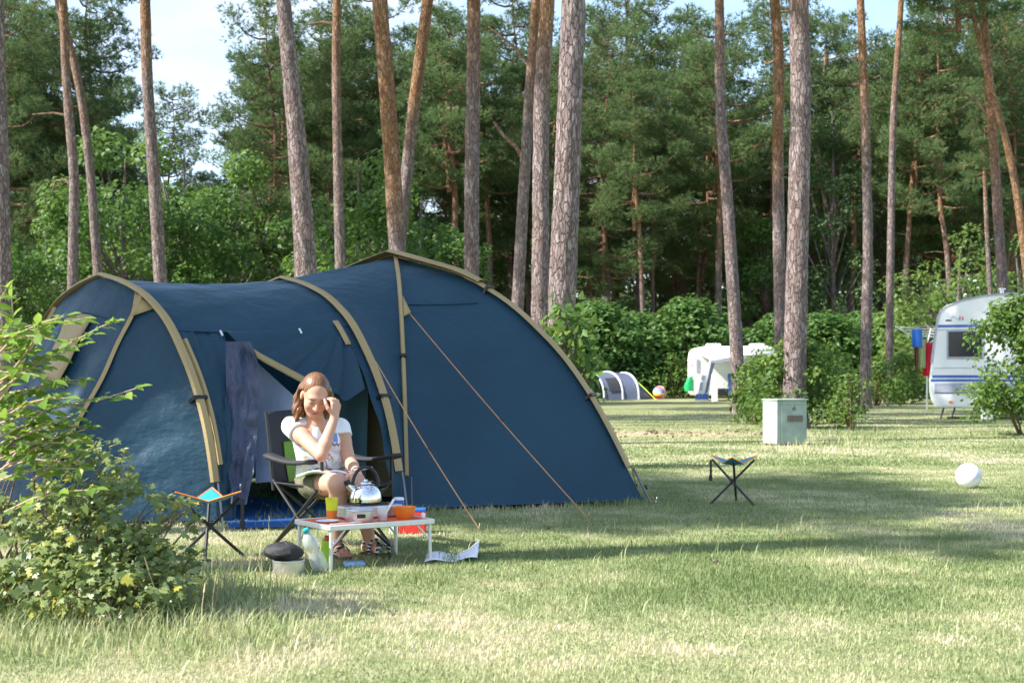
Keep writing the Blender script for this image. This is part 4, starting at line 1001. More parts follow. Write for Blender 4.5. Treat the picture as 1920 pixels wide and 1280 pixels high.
# ------------------------------------------------------------------ three-legged stools
def stool(label, c, rz):
    t = thing('tripod_stool', label, 'stool', c, 'turquoise three-legged folding stools')
    ca, sa = math.cos(rz), math.sin(rz); RM = np.array([[ca, -sa, 0], [sa, ca, 0], [0, 0, 1]])
    def w_(p): return np.asarray(c)+RM @ np.asarray(p, float)
    an = [R(90), R(210), R(330)]; rt, rf = .205, .20
    top = [np.array([rt*math.cos(a), rt*math.sin(a), .355]) for a in an]; foot = [np.array([-rf*math.cos(a), -rf*math.sin(a), .0]) for a in an]
    for k in range(3):
        sh = np.array([.012*math.cos(an[k]+1.57), .012*math.sin(an[k]+1.57), 0])
        q = MB(); q.tube([w_(foot[k]+sh), w_((foot[k]+top[k])/2+sh), w_(top[k]*np.array([.93, .93, .965])+sh)], .0095, 8); q.build('leg', M['black'], t)
    q = MB(); q.lathe([(.001, -.02), (.024, -.02), (.024, .02), (.001, .02)], 14, w_((0, 0, .178))); q.build('hub', M['black'], t)
    n = 14
    def sp(i, j, dz=0):
        a, b = i/n, j/n; g_ = 1-a-b
        p = top[0]*a+top[1]*b+top[2]*g_
        mid = 27*a*b*g_; e = a*b+b*g_+g_*a
        p = p*np.array([1, 1, 0])*(1-.06*(4*max(a*b, b*g_, g_*a))*(1-min(1, mid)))+np.array([0, 0, .306+.070*max(0, (max(a, b, g_)-.34)/.66)**1.05+dz])
        return w_(p)
    id_, V_, F_ = {}, [], []
    for i in range(n+1):
        for j in range(n+1-i): id_[i, j] = len(V_); V_.append(sp(i, j))
    for i in range(n):
        for j in range(n-i):
            F_.append((id_[i, j], id_[i+1, j], id_[i, j+1]))
            if i+j < n-1: F_.append((id_[i+1, j], id_[i+1, j+1], id_[i, j+1]))
    q = MB(); q.add(V_, F_); st = q.build('seat', M['stooltop'], t, thick=.005)
    for ed in ([(i, n-i) for i in range(n+1)], [(0, j) for j in range(n+1)], [(i, 0) for i in range(n+1)]):
        q = MB(); q.tube([sp(i, j, .001) for i, j in ed], .0042, 6); q.build('piping', M['orange'], st)
    q = MB(); s0 = top[2]*.97; q.obox(w_(s0+np.array([.012, 0, -.075])), RM @ np.array([.009, 0, 0]), RM @ np.array([0, .003, 0]), (0, 0, .07)); q.build('strap', M['black'], t)
    q = MB(); q.obox(w_(s0+np.array([.014, 0, -.15])), RM @ np.array([.014, 0, 0]), RM @ np.array([0, .007, 0]), (0, 0, .022)); q.build('buckle', M['black'], t)
    return t
stool('turquoise three-legged stool beside the bush left of the woman', GX(393, 7.95), R(8))
stool('turquoise three-legged stool alone on the lawn right of the tent', GX(1375, 11.28), R(168))

# ------------------------------------------------------------------ metal box, balls
bx, e1, e2 = GX(1457, 20.5), np.array([math.cos(R(25)), math.sin(R(25)), 0]), np.array([-math.sin(R(25)), math.cos(R(25)), 0])
bw, bd, bh = .525, .36, .635
box = thing('utility_box', 'weathered pale green metal box standing in the grass', 'utility box', bx+e1*bw/2+e2*bd/2)
q = MB(); q.obox(bx+e1*bw/2+e2*bd/2+[0, 0, .02+bh/2], e1*bw/2, e2*bd/2, (0, 0, bh/2)); q.build('cabinet', M['box'], box, bevel=.01)
q = MB(); q.obox(bx+e1*bw/2+e2*(bd/2-.01)+[0, 0, bh+.028], e1*(bw/2+.012), e2*(bd/2+.02), (0, 0, .012)); q.build('lid', M['box'], box, bevel=.006)
q = MB(); q.obox(bx+e1*(bw/2)+e2*bd/2+[0, 0, .015], e1*(bw/2-.03), e2*(bd/2-.03), (0, 0, .02)); q.build('plinth', M['rubber'], box)
q = MB(); q.obox(bx+e1*(bw*.53)-e2*.006+[0, 0, bh*.49], e1*(bw*.40), e2*.005, (0, 0, bh*.43)); dr = q.build('door', M['box'], box, bevel=.004)
q = MB(); q.obox(bx+e1*(bw*.57)-e2*.014+[0, 0, bh*.615], e1*.155, e2*.006, (0, 0, .062)); q.build('slot_frame', M['box'], dr, bevel=.003)
q = MB(); q.obox(bx+e1*(bw*.57)-e2*.021+[0, 0, bh*.615], e1*.140, e2*.006, (0, 0, .046)); q.build('slot_flap', M['slot'], dr, bevel=.003)
for kx in (.02, .30): pass
q = MB(); s_ = bx+e1*(bw*.55)-e2*.013+np.array([0, 0, bh*.80])
q.obox(s_, e1*.030, e2*.002, (0, 0, .004)); q.obox(s_+e1*-.024+[0, 0, .025], e1*.003, e2*.002, (0, 0, .022)); q.obox(s_+e1*.026+[0, 0, .02], e1*.003, e2*.002, (0, 0, .018)); q.obox(s_+[0, 0, .03], e1*.013, e2*.002, (0, 0, .012))
q.obox(s_+e1*.008+[0, 0, .055], e1*.003, e2*.002, (0, 0, .014)); q.build('emblem', M['rubber'], dr)
def ball_mat(name, kind):
    m, nt, b = newmat(name); setc(b, (.78, .78, .8), .45, .4)
    t_ = nt.nodes.new('ShaderNodeTexCoord')
    if kind == 'foot':
        n = noise(nt, 9, 5)
        nt.links.new(ramp(nt, n, [(0.35, (.80, .80, .82)), (.55, (.72, .72, .75)), (.68, (.42, .42, .46))]), b.inputs['Base Color'])
    else:
        sp_ = nt.nodes.new('ShaderNodeSeparateXYZ'); nt.links.new(t_.outputs['Object'], sp_.inputs[0])
        at_ = nt.nodes.new('ShaderNodeMath'); at_.operation = 'ARCTAN2'; nt.links.new(sp_.outputs['X'], at_.inputs[0]); nt.links.new(sp_.outputs['Z'], at_.inputs[1])
        ma = nt.nodes.new('ShaderNodeMath'); ma.operation = 'MULTIPLY_ADD'; ma.inputs[1].default_value = 1/6.283; ma.inputs[2].default_value = .5; nt.links.new(at_.outputs[0], ma.inputs[0])
        r = nt.nodes.new('ShaderNodeValToRGB'); r.color_ramp.interpolation = 'CONSTANT'; e = r.color_ramp.elements
        cols = [(.7, .05, .08), (.8, .65, .05), (.75, .75, .8), (.1, .4, .7), (.55, .1, .45), (.8, .3, .05), (.75, .75, .8), (.75, .1, .15)]*2
        while len(e) < 16: e.new(.5)
        for k_ in range(16): e[k_].position = k_/16; e[k_].color = (*cols[k_], 1)
        nt.links.new(ma.outputs[0], r.inputs['Fac']); nt.links.new(r.outputs['Color'], b.inputs['Base Color'])
    return m
def ball(nm, label, c, r, mt, tilt):
    o_ = MB(); o_.sphere((0, 0, 0), r, 32, 20); ob = o_.build(nm, mt); ob.location = (float(c[0]), float(c[1]), float(c[2]+r*.97)); ob.rotation_euler = tilt
    return tag(ob, label, 'ball')
bc_ = G(1816, 915); ball('football', 'scuffed white football on the lawn at the right', bc_, .115, ball_mat('scuffed_white_ball', 'foot'), (.3, .2, 0))
ball('beach_ball', 'striped colourful beach ball beside the far grey tent', G(1237, 748), .29, ball_mat('striped_beach_ball', 'beach'), (.3, .7, .9))

# ------------------------------------------------------------------ right-hand caravan
CY = 33.0
CO, CE, CN = GX(1744, CY), nrm([.957, -.29, 0]), nrm([-.29, -.957, 0])
def cv(px, py, d=0.0): return CO+CE*((px-1744)*CY/F*.985)-CN*d+np.array([0, 0, CAMH-(py-HY)*CY/F])
prof = [(1754, 764), (1746, 750), (1742, 732), (1742, 712), (1746, 680), (1752, 630), (1757, 598), (1762, 584), (1772, 575), (1800, 564), (1840, 556), (1880, 552.5), (2000, 549), (2090, 550), (2120, 565), (2128, 600), (2132, 700), (2126, 750), (2115, 764)]
cvn = thing('caravan', 'white caravan with blue stripes at the right edge', 'caravan', GX(1930, CY+1))
pf = np.array([cv(*a) for a in prof]); dep = -CN*2.1
q = MB(); q.prism(pf, dep); q.build('body', M['caravan'], cvn, smooth=False, bevel=.05)
q = MB(); q.tube(pf[4:15]+CN*.012, .018, 6); q.build('edge_trim', M['cgrey'], cvn)
def side_strip(nm, x0, x1, y0, y1, m, off=.006, par=None):
    q = MB(); a, c = cv(x0, y0), cv(x1, y1); q.obox((a+c)/2+CN*off/2, CE*np.dot(c-a, CE)/2, CN*(off/2+.001), (0, 0, (a[2]-c[2])/2)); return q.build(nm, M[m], par or cvn, smooth=False)
side_strip('stripe', 1758, 2126, 614, 609, 'cblue'); side_strip('stripe', 1748, 2130, 708, 703, 'cblue'); side_strip('stripe', 1745, 2130, 715, 710.5, 'cblue')
side_strip('stripe', 1752, 2128, 735, 718, 'cgrey'); side_strip('rail', 1750, 2128, 690, 689, 'cgrey', .01); side_strip('rail', 1752, 2126, 737, 735.6, 'rubber', .012); side_strip('rail', 1757, 2126, 619, 618, 'cgrey', .012)
wd = side_strip('window', 1774, 1841, 673, 618, 'cgrey', .02); side_strip('pane', 1777.5, 1837, 668.5, 622, 'glass', .032, wd)
wd = side_strip('window', 1960, 2040, 673, 618, 'cgrey', .02); side_strip('pane', 1964, 2036, 669, 622, 'glass', .032, wd)
side_strip('lettering', 1772, 1783, 602.5, 599.5, 'rubber'); 
q = MB()
for k_, (x, h) in enumerate(((1796, 8), (1801, 6.5))):
    q.prism([cv(x, 599)+CN*.007, cv(x+3.5, 599)+CN*.007, cv(x+2.6, 599-h)+CN*.007], -CN*.004)
q.build('sail_emblem', M['red'], cvn, smooth=False)
q = MB(); q.tube([cv(1782, 597)+CN*.006, cv(1786, 593)+CN*.006, cv(1791, 597)+CN*.006, cv(1797, 601)+CN*.006, cv(1806, 600)+CN*.006], .008, 5); q.build('wave_emblem', M['lightblue'], cvn)
side_strip('marker_light', 1778, 1785, 755, 751, 'amber', .03)
q = MB(); a = cv(1750, 766); q.obox(cv(1930, 766, 1.05)*[1, 1, 0]+[0, 0, .30], CE*2.1, CN*.75, (0, 0, .035)); q.build('chassis', M['rubber'], cvn)
q = MB(); a = cv(1862, 740); 
for wx in (1990,):
    c = cv(wx, 703, .12)*[1, 1, 0]; q = MB(); q.lathe([(.001, -.09), (.2, -.09), (.29, -.07), (.31, 0), (.29, .07), (.2, .09), (.001, .09)], 28, c+[0, 0, .31], M=Matrix.Rotation(R(90), 3, 'X')); wh = q.build('wheel', M['black'], cvn)
    q = MB(); q.lathe([(.001, -.10), (.17, -.10), (.19, -.09)], 24, c+[0, 0, .31], M=Matrix.Rotation(R(90), 3, 'X'), cap=False); q.build('rim', M['alu'], wh)
for x in (1763, 1783, 2100):
    q = MB(); p0 = cv(x, 703, .25)*[1, 1, 0]; q.tube([p0+[.08, 0, .28], p0], .022, 6); q.build('steady_leg', M['pole'], cvn)
q = MB(); p0 = cv(1876, 552, 1.0); q.lathe([(.05, -.05), (.05, .14), (.09, .14), (.09, .17), (.001, .19)], 14, p0, cap=False); q.build('flue', M['alu'], cvn)
q = MB(); p0 = cv(1846, 703, -.3)*[1, 1, 0]; q.box(p0+[0, 0, .13], (.22, .25, .26)); tag(q.build('water_canister', M['white'], bevel=.03), 'white plastic canister under the right caravan', 'canister')

# ------------------------------------------------------------------ far caravan with awning
FY = 56.0
def fv(px, py, dy=0): return P(px, py, FY+dy)
far = thing('caravan', 'far white caravan with an open blue and white awning', 'caravan', GX(1380, FY+1))
pf = np.array([fv(*a) for a in [(1306, 742), (1302, 735), (1302, 672), (1304, 660), (1310, 652), (1322, 649), (1440, 648), (1452, 652), (1456, 662), (1456, 742)]])
q = MB(); q.prism(pf, (0, 2.2, 0)); q.build('body', M['caravan'], far, smooth=False, bevel=.06)
for x in (1345, 1428):
    q = MB(); a = fv(x, 648); q.box([a[0], FY+1.1, a[2]+.05], (.55, .5, .12)); q.build('roof_hatch', M['white'], far, bevel=.03)
q = MB(); a, c = fv(1305.5, 698), fv(1310.5, 674); q.obox([(a[0]+c[0])/2, FY-.01, (a[2]+c[2])/2], ((c[0]-a[0])/2, 0, 0), (0, .012, 0), (0, 0, (c[2]-a[2])/2)); q.build('window', M['cgrey'], far, smooth=False)
q = MB(); q.tube([fv(1305, 672, .3), fv(1299, 673, .3), fv(1299, 708, .3), fv(1304, 709, .3)], .025, 6); q.build('bike_rack', M['white'], far)
q = MB(); q.tube([fv(1304, 684, .3), fv(1297, 685, .3)], .04, 6); q.tube([fv(1303, 718, .3), fv(1299, 722, .3)], .05, 6); q.build('tail_lamp', M['red'], far)
AY = FY-2.3
def aw(px, py, dy=0): return P(px, py, AY+dy)
rows = [[fv(1312, 664, -.03), fv(1380, 658, -.03), fv(1450, 656, -.03)], [aw(1334, 675), aw(1385, 667), aw(1450, 662)]]
q = MB(); q.grid(rows); q.build('awning_roof', M['caravan'], far, thick=.03)
q = MB(); q.prism([aw(1331, 674), aw(1336, 675), aw(1328, 751), aw(1303, 751)], (0, .05, 0)); sw = q.build('awning_wall', M['caravan'], far, smooth=False)
for x0, x1 in ((1304, 1309), (1310, 1315.5), (1316.5, 1328)):
    q = MB(); q.prism([aw(x0+1, 738)+[0, -.02, 0], aw(x1+.6, 738)+[0, -.02, 0], aw(x1, 748)+[0, -.02, 0], aw(x0-.6, 748)+[0, -.02, 0]], (0, .015, 0)); q.build('blue_skirt', M['cblue'], sw, smooth=False)
for x0, x1, y0, y1 in ((1315, 1320, 703, 712), (1311.5, 1317, 716, 731)):
    q = MB(); q.prism([aw(x0+1, y0)+[0, -.02, 0], aw(x1+1, y0)+[0, -.02, 0], aw(x1-1, y1)+[0, -.02, 0], aw(x0-1, y1)+[0, -.02, 0]], (0, .015, 0)); q.build('awning_window', M['cgrey'], sw, smooth=False)
q = MB(); q.prism([aw(1334, 676)+[0, -.03, 0], aw(1340, 680)+[0, -.03, 0], aw(1326, 735)+[0, -.03, 0], aw(1321, 738)+[0, -.03, 0]], (0, .02, 0)); q.build('awning_flap', M['fartent'], far, smooth=False)
q = MB(); q.prism([aw(1332, 676)+[0, -.05, 0], aw(1452, 662)+[0, -.05, 0], aw(1452, 667)+[0, -.05, 0], aw(1336, 680.5)+[0, -.05, 0]], (0, .03, 0)); q.build('awning_border', M['cgrey'], far, smooth=False)
q = MB(); q.box((fv(1336, 730)+[0, -.6, 0])*[1, 1, 0]+[0, 0, .55], (.16, .5, 1.1)); q.build('awning_post', M['white'], far)
q = MB(); q.prism([fv(1340, 742, -.02), fv(1440, 742, -.02), fv(1440, 728, -.02), fv(1340, 728, -.02)], (0, -.02, 0)); q.build('awning_shade_panel', M['dark'], far, smooth=False)  # dark panel painted in for the shade inside the awning
q = MB(); q.prism([fv(1366, 740, -1), fv(1379, 740, -1), fv(1379, 700, -1), fv(1364, 700, -1)], (0, -.04, 0)); q.build('blue_curtain', M['cblue'], far, smooth=False)
q = MB(); gc = P(1292, 720, FY+.2); rows = [[gc+np.array([(.17+.05*math.sin(z*5))*math.cos(a)*(1 if z < .9 else .6)+.04*z, .13*math.sin(a), (z-.5)*.56]) for a in np.linspace(0, 6.283, 12, endpoint=False)] for z in np.linspace(0, 1, 8)]
q.grid(rows, closed=True); q.tube([gc+[0, 0, .26], gc+[.17, 0, .30], gc+[.23, .1, .28]], .03, 6); tag(q.build('green_bag', M['greenbag']), 'green bag hanging on the rack of the far caravan', 'bag')

# ------------------------------------------------------------------ far grey tent
TY = 59.5
ft = thing('tunnel_tent', 'far slate grey tunnel tent with pale hoops', 'tent', GX(1165, TY+1))
def fhoop(pxa, pxb, top, dy0, dy1, n=16):
    a, c = GX(pxa, TY+dy0), GX(pxb, TY+dy1); s = np.linspace(0, math.pi, n); hz = CAMH-(top-HY)*(TY)/F
    return np.array([(a+c)/2+(a-c)/2*math.cos(k_)+np.array([0, 0, hz*math.sin(k_)**.75]) for k_ in s])
ha, hb, hc = fhoop(1133, 1075, 700, 0, 1.8), fhoop(1168, 1108, 697, 0, 1.8), fhoop(1198, 1142, 699, 0, 1.8)
for a, c, nm in ((ha, hb, 'fly_panel'), (hb, hc, 'fly_panel')):
    q = MB(); q.grid([[a[i]*(1-v)+c[i]*v for v in np.linspace(0, 1, 5)] for i in range(16)]); q.build(nm, M['fartent'], ft)
tip = GX(1222, TY+.9); q = MB(); q.grid([[hc[i]*(1-v)+(tip+[0, 0, .02])*v for v in np.linspace(0, 1, 6)] for i in range(16)]); q.build('end_panel', M['fartent'], ft)
for h_ in (ha, hb, hc):
    q = MB(); q.tube(h_+[0, -.02, .01], .045, 6); q.build('hoop', M['palegrey'], ft)
q = MB(); q.grid([[(ha[i]*(1-v)+hb[i]*v)+[0, -.04, 0] for v in (.3, .9)] for i in range(1, 5)]); q.build('door', M['dark'], ft)  # dark sheet over the fly stands for the unlit opening
q = MB(); q.tube([hc[5], GX(1230, TY-.5)], .018, 5); q.build('guy_line', M['lime'], ft)

# ------------------------------------------------------------------ rotary washing line with laundry
WY = 41.0
wl_ = thing('washing_line', 'white rotary washing line beside the right caravan', 'washing line', GX(1738, WY))
top = P(1738, 640, WY); q = MB(); q.tube([GX(1738, WY), top], .025, 8); q.build('post', M['alu'], wl_)
arms = [P(1679, 612, WY-.3), P(1740, 611, WY-1.2), P(1785, 614, WY+.3), P(1745, 616, WY+1.2)]
for a in arms:
    q = MB(); q.tube([top-[0, 0, .1], a], .016, 6); q.build('arm', M['white'], wl_)
for k_ in (.4, .6, .8, 1.0):
    for i in range(4):
        p0, p1 = (top+(arms[i]-top)*k_), (top+(arms[(i+1) % 4]-top)*k_); q = MB(); q.tube([p0, (p0+p1)/2-[0, 0, .03], p1], .006, 4); q.build('cord', M['white'], wl_)
def towel(label, mt, x0, x1, y0, y1, Y, skew=0, nf=7):
    q = MB(); q.grid([[P(x0+(x1-x0)*s+skew*t_*(1-s), y0+(y1-y0)*t_, Y+.05*math.sin(s*nf)*(.3+t_)) for s in np.linspace(0, 1, 12)] for t_ in np.linspace(0, 1, 10)])
    tag(q.build('towel', M[mt], thick=.012), label, 'towel', 'laundry on the washing line')
towel('bright blue towel hanging on the washing line', 'towelblue', 1710, 1729, 617, 651, WY-.9); towel('dark brown towel at the left of the hanging laundry', 'towelbrown', 1714, 1722, 648, 694, WY-.75, 2)
towel('pale green striped towel hanging between the blue and the red one', 'towelgreen', 1721, 1735, 636, 690, WY-.6); towel('red towel hanging next to the caravan', 'towelred', 1734, 1750, 642, 705, WY-.45, -4)

# ------------------------------------------------------------------ the woman: one continuous body grown from a distance field
PO = P(605, 703, 8.3)*[1, 1, 0]
class Field:
    def __init__(s, lo, hi, h):
        s.lo, s.h = np.asarray(lo, float), h
        s.n = np.ceil((np.asarray(hi)-s.lo)/h).astype(int)+1
        s.f = np.full(s.n, .25, np.float32)
    def _slice(s, lo, hi):
        a = np.clip(np.floor((np.asarray(lo)-s.lo)/s.h).astype(int), 0, s.n-1); c = np.clip(np.ceil((np.asarray(hi)-s.lo)/s.h).astype(int)+1, 1, s.n)
        ax = [s.lo[k]+s.h*np.arange(a[k], c[k]) for k in range(3)]
        return tuple(slice(a[k], c[k]) for k in range(3)), np.stack(np.meshgrid(*ax, indexing='ij'), -1)
    def _mix(s, sl, d, k):
        f = s.f[sl]
        if k <= 0: s.f[sl] = np.minimum(f, d); return
        hh = np.clip(.5+.5*(f-d)/k, 0, 1); s.f[sl] = f*(1-hh)+d*hh-k*hh*(1-hh)
    def cone(s, a, b, ra, rb, k=.02):
        a, b = np.asarray(a, float), np.asarray(b, float); m = max(ra, rb)+k+3*s.h
        sl, X = s._slice(np.minimum(a, b)-m, np.maximum(a, b)+m)
        ab = b-a; t = np.clip(((X-a) @ ab)/(ab @ ab), 0, 1)
        s._mix(sl, np.linalg.norm(X-a-t[..., None]*ab, axis=-1)-(ra+(rb-ra)*t), k)
    def chain(s, pts, rad, k=.02):
        for i in range(len(pts)-1): s.cone(pts[i], pts[i+1], rad[i], rad[i+1], k)
    def ell(s, c, r, Rm=None, k=.02, sub=False):
        c, r = np.asarray(c, float), np.asarray(r, float); m = r.max()+k+3*s.h
        sl, X = s._slice(c-m, c+m); X = X-c
        if Rm is not None: X = X @ Rm
        k0 = np.linalg.norm(X/r, axis=-1); k1 = np.linalg.norm(X/(r*r), axis=-1)
        d = k0*(k0-1)/np.maximum(k1, 1e-6)
        if sub:
            f = s.f[sl]; hh = np.clip(.5-.5*(f+d)/k, 0, 1); s.f[sl] = f*(1-hh)-d*hh+k*hh*(1-hh)
        else: s._mix(sl, d, k)
    def cut(s, p, n, k=0):
        """keep the side of the plane the normal points away from"""
        ax = [s.lo[j]+s.h*np.arange(s.n[j]) for j in range(3)]
        X = np.stack(np.meshgrid(*ax, indexing='ij'), -1)
        s.f = np.maximum(s.f, ((X-np.asarray(p)) @ nrm(n)).astype(np.float32))
    def grid(s):
        ax = [s.lo[j]+s.h*np.arange(s.n[j]) for j in range(3)]
        return np.stack(np.meshgrid(*ax, indexing='ij'), -1)
    def mesh(s):
        f = s.f; ins = f < 0
        cnt = sum(ins[i:f.shape[0]-1+i, j:f.shape[1]-1+j, k:f.shape[2]-1+k].astype(np.int8) for i in (0, 1) for j in (0, 1) for k in (0, 1))
        act = (cnt > 0) & (cnt < 8); I = np.argwhere(act); idm = -np.ones(act.shape, int); idm[act] = np.arange(len(I))
        acc = np.zeros((len(I), 3)); num = np.zeros(len(I))
        cor = [(i, j, k) for i in (0, 1) for j in (0, 1) for k in (0, 1)]
        for a in cor:
            for ax in range(3):
                if a[ax]: continue
                b = list(a); b[ax] = 1
                va = f[I[:, 0]+a[0], I[:, 1]+a[1], I[:, 2]+a[2]]; vb = f[I[:, 0]+b[0], I[:, 1]+b[1], I[:, 2]+b[2]]
                cr_ = (va < 0) != (vb < 0); t = np.where(cr_, va/np.where(cr_, va-vb, 1), 0)
                p = np.array(a, float)[None]+0*acc; p[:, ax] = t
                acc += p*cr_[:, None]; num += cr_
        V = s.lo+s.h*(I+acc/num[:, None])
        Q = []
        for ax in range(3):
            o1, o2 = [(1, 2), (2, 0), (0, 1)][ax]
            sh = [slice(1, -1)]*3; 
            A = np.take(f, range(0, f.shape[ax]-1), ax); B = np.take(f, range(1, f.shape[ax]), ax)
            E = np.argwhere((A < 0) != (B < 0)); E = E[(E[:, o1] > 0) & (E[:, o2] > 0) & (E[:, o1] < f.shape[o1]-1) & (E[:, o2] < f.shape[o2]-1)]
            neg = A[E[:, 0], E[:, 1], E[:, 2]] < 0
            def cid(d1, d2):
                C_ = E.copy(); C_[:, o1] -= d1; C_[:, o2] -= d2; return idm[C_[:, 0], C_[:, 1], C_[:, 2]]
            q_ = np.stack([cid(1, 1), cid(0, 1), cid(0, 0), cid(1, 0)], 1)
            q_[~neg] = q_[~neg][:, ::-1]; Q.append(q_)
        Q = np.concatenate(Q); Q = Q[(Q >= 0).all(1)]
        return V, Q

# joints (pixel position and depth)
hipL, hipR = P(585, 905, 8.33), P(640, 900, 8.42)            # L, R: as seen in the picture
pelvis = P(610, 895, 8.38)
belly, chest = P(604, 868, 8.33), P(597, 822, 8.30)
neck0 = P(592, 792, 8.24)
shL, shR = P(548, 799, 8.24), P(637, 803, 8.34)
elL, wrL = P(602, 853, 8.02), P(627, 783, 8.09)
elR, wrR = P(657, 868, 8.24), P(669, 886, 8.00)
knL, knR = P(634, 906, 7.94), P(668, 906, 7.98)
anL, anR = P(630, 1027, 7.99), P(695, 1022, 8.06)
HC = P(591, 743, 8.17)                                        # head centre
psi, th_ = R(16), R(33)
hx_ = np.array([math.cos(psi), math.sin(psi), 0]); hf_ = np.array([math.sin(psi)*math.cos(th_), -math.cos(psi)*math.cos(th_), -math.sin(th_)]); hu_ = -np.cross(hx_, hf_)
roll = R(-6); hx2 = hx_*math.cos(roll)+hu_*math.sin(roll); hu2 = -np.cross(hx2, hf_)
HR_ = np.column_stack([hx2, hf_, hu2])
def hp(x, y, z): return HC+HR_ @ np.array([x, y, z])*.98
h_ = .0046
lo, hi = np.array([PO[0]-.30, 7.66, -.01]), np.array([PO[0]+.34, 8.62, 1.09])
B = Field(lo, hi, h_)
B.cone(pelvis-LT*.06, pelvis+LT*.06, .105, .105); B.cone(pelvis, belly, .12, .108, .04); B.cone(belly-LT*.03, chest-LT*.04, .10, .095, .04); B.cone(belly+LT*.03, chest+LT*.04, .10, .095, .04)
B.cone(chest, neck0-[0, 0, .03], .09, .06, .04); B.cone(shL, shR, .045, .045, .04)
B.ell(chest+FW*.075-LT*.05-[0, 0, .01], (.05, .05, .05), None, .03); B.ell(chest+FW*.075+LT*.055-[0, 0, .01], (.05, .05, .05), None, .03)
B.cone(neck0, HC+HR_ @ np.array([0, -.035, -.05]), .052, .048, .03)
for sh, el, wr in ((shL, elL, wrL), (shR, elR, wrR)):
    B.chain([sh, sh+(el-sh)*.35, el], [.047, .044, .034], .02); B.chain([el, el+(wr-el)*.28, wr], [.035, .037, .0235], .012)
for hj, kn, an_ in ((hipL, knL, anL), (hipR, knR, anR)):
    B.chain([hj, hj+(kn-hj)*.5, kn], [.083, .073, .053], .02); B.ell(kn+[0, -.01, -.005], (.05, .05, .055), None, .02)
    cal = kn+(an_-kn)*.32; B.chain([kn, cal+[0, .018, 0], an_], [.05, .051, .031], .015)
    fdir = nrm(FW*.9+LT*(.1 if an_ is anL else .45)); sd = np.array([-fdir[1], fdir[0], 0])
    heel = an_*[1, 1, 0]-fdir*.035+[0, 0, .045]; B.cone(an_, heel, .032, .030, .015)
    ball_ = an_*[1, 1, 0]+fdir*.12+[0, 0, .033]; B.cone(an_-[0, 0, .02], ball_, .032, .026, .02); B.cone(heel, ball_, .028, .026, .015)
    for k_ in range(5):
        o = (k_-2)*.0165*(1 if an_ is anL else -1); tl = .045-.004*k_ if an_ is anL else .045-.004*k_
        B.cone(ball_+sd*o, ball_+sd*o*1.05+fdir*(tl+.008)-[0, 0, .010], .0125, .0095, .004)
# head
B.ell(hp(0, -.015, .03), np.array([.073, .090, .084])*.98, HR_, .02); B.ell(hp(0, .022, -.04), (.057, .062, .074), HR_, .03); B.ell(hp(0, .060, -.092), (.022, .018, .018), HR_, .025)
B.ell(hp(-.036, .052, -.030), (.026, .026, .026), HR_, .02); B.ell(hp(.036, .052, -.030), (.026, .026, .026), HR_, .02); B.ell(hp(0, .068, .030), (.050, .018, .014), HR_, .02)
B.ell(hp(-.030, .089, .008), (.016, .012, .010), HR_, .012, True); B.ell(hp(.030, .089, .008), (.016, .012, .010), HR_, .012, True)
B.ell(hp(-.030, .070, .006), (.016, .013, .011), HR_, .006); B.ell(hp(.030, .070, .006), (.016, .013, .011), HR_, .006)
B.cone(hp(0, .080, .014), hp(0, .102, -.026), .0075, .0125, .010); B.cone(hp(-.012, .090, -.030), hp(.012, .090, -.030), .008, .008, .008)
B.ell(hp(0, .083, -.055), (.023, .011, .0075), HR_, .006); B.ell(hp(0, .081, -.066), (.019, .011, .0075), HR_, .006)
for sx in (-1, 1): B.ell(hp(sx*.077, -.012, -.004), (.009, .019, .031), HR_, .008)
# hands: raised one with bent fingers at the temple, lowered one round a pen
def hand(wr, dirn, nor, thumb, curl, sc=1.0):
    d, n = nrm(dirn), nrm(nor); n = nrm(n-d*np.dot(n, d)); w = np.cross(d, n)
    for k_ in (-1.5, -.5, .5, 1.5):
        B.cone(wr+w*k_*.008, wr+d*.078*sc+w*k_*.0185, .014, .0118, .012)
        l = (.074, .082, .077, .060)[int(k_+1.5)]*sc; c1, c2 = curl
        p0 = wr+d*.078*sc+w*k_*.0185; d1 = nrm(d*math.cos(c1)+n*math.sin(c1)); d2 = nrm(d*math.cos(c2)+n*math.sin(c2)); d3 = nrm(d*math.cos(c2*1.35)+n*math.sin(c2*1.35))
        p1 = p0+d1*l*.45; p2 = p1+d2*l*.32; p3 = p2+d3*l*.26
        B.chain([p0, p1, p2, p3], [.0098, .0090, .0082, .0072], .003)
    b0_ = wr+d*.022+w*thumb*.018; p1 = b0_+nrm(d*.6+w*thumb*.75+n*.3)*.042*sc; p2 = p1+nrm(d*.85+w*thumb*.25+n*.45)*.034*sc; p3 = p2+nrm(d+n*.5)*.026*sc
    B.chain([b0_, p1, p2, p3], [.0155, .0115, .0098, .0082], .005)
hand(wrL, np.array([.10, .12, 1.0]), np.array([-.80, .55, .0]), 1, (.55, 1.15), .95)
hand(wrR, np.array([.10, -.55, -.22]), np.array([-.25, .15, -.9]), -1, (.45, 1.1))
V, Q = B.mesh()
pl = (V-HC) @ HR_/.98
rgp = np.random.default_rng(8)
colv = np.tile(np.array([.56, .315, .215]), (len(V), 1))*(1+.05*(fbm(V[:, 0]*40+V[:, 1]*17, V[:, 2]*40, 3)-.5))[:, None]
x, y, z = pl[:, 0], pl[:, 1], pl[:, 2]
front = (y > .035) & (np.abs(x) < .08) & (z > -.12) & (z < .1)
def blend(mask, c, a):
    a = (np.clip(a, 0, 1)*mask)[:, None]; colv[:] = colv*(1-a)+np.array(c)*a
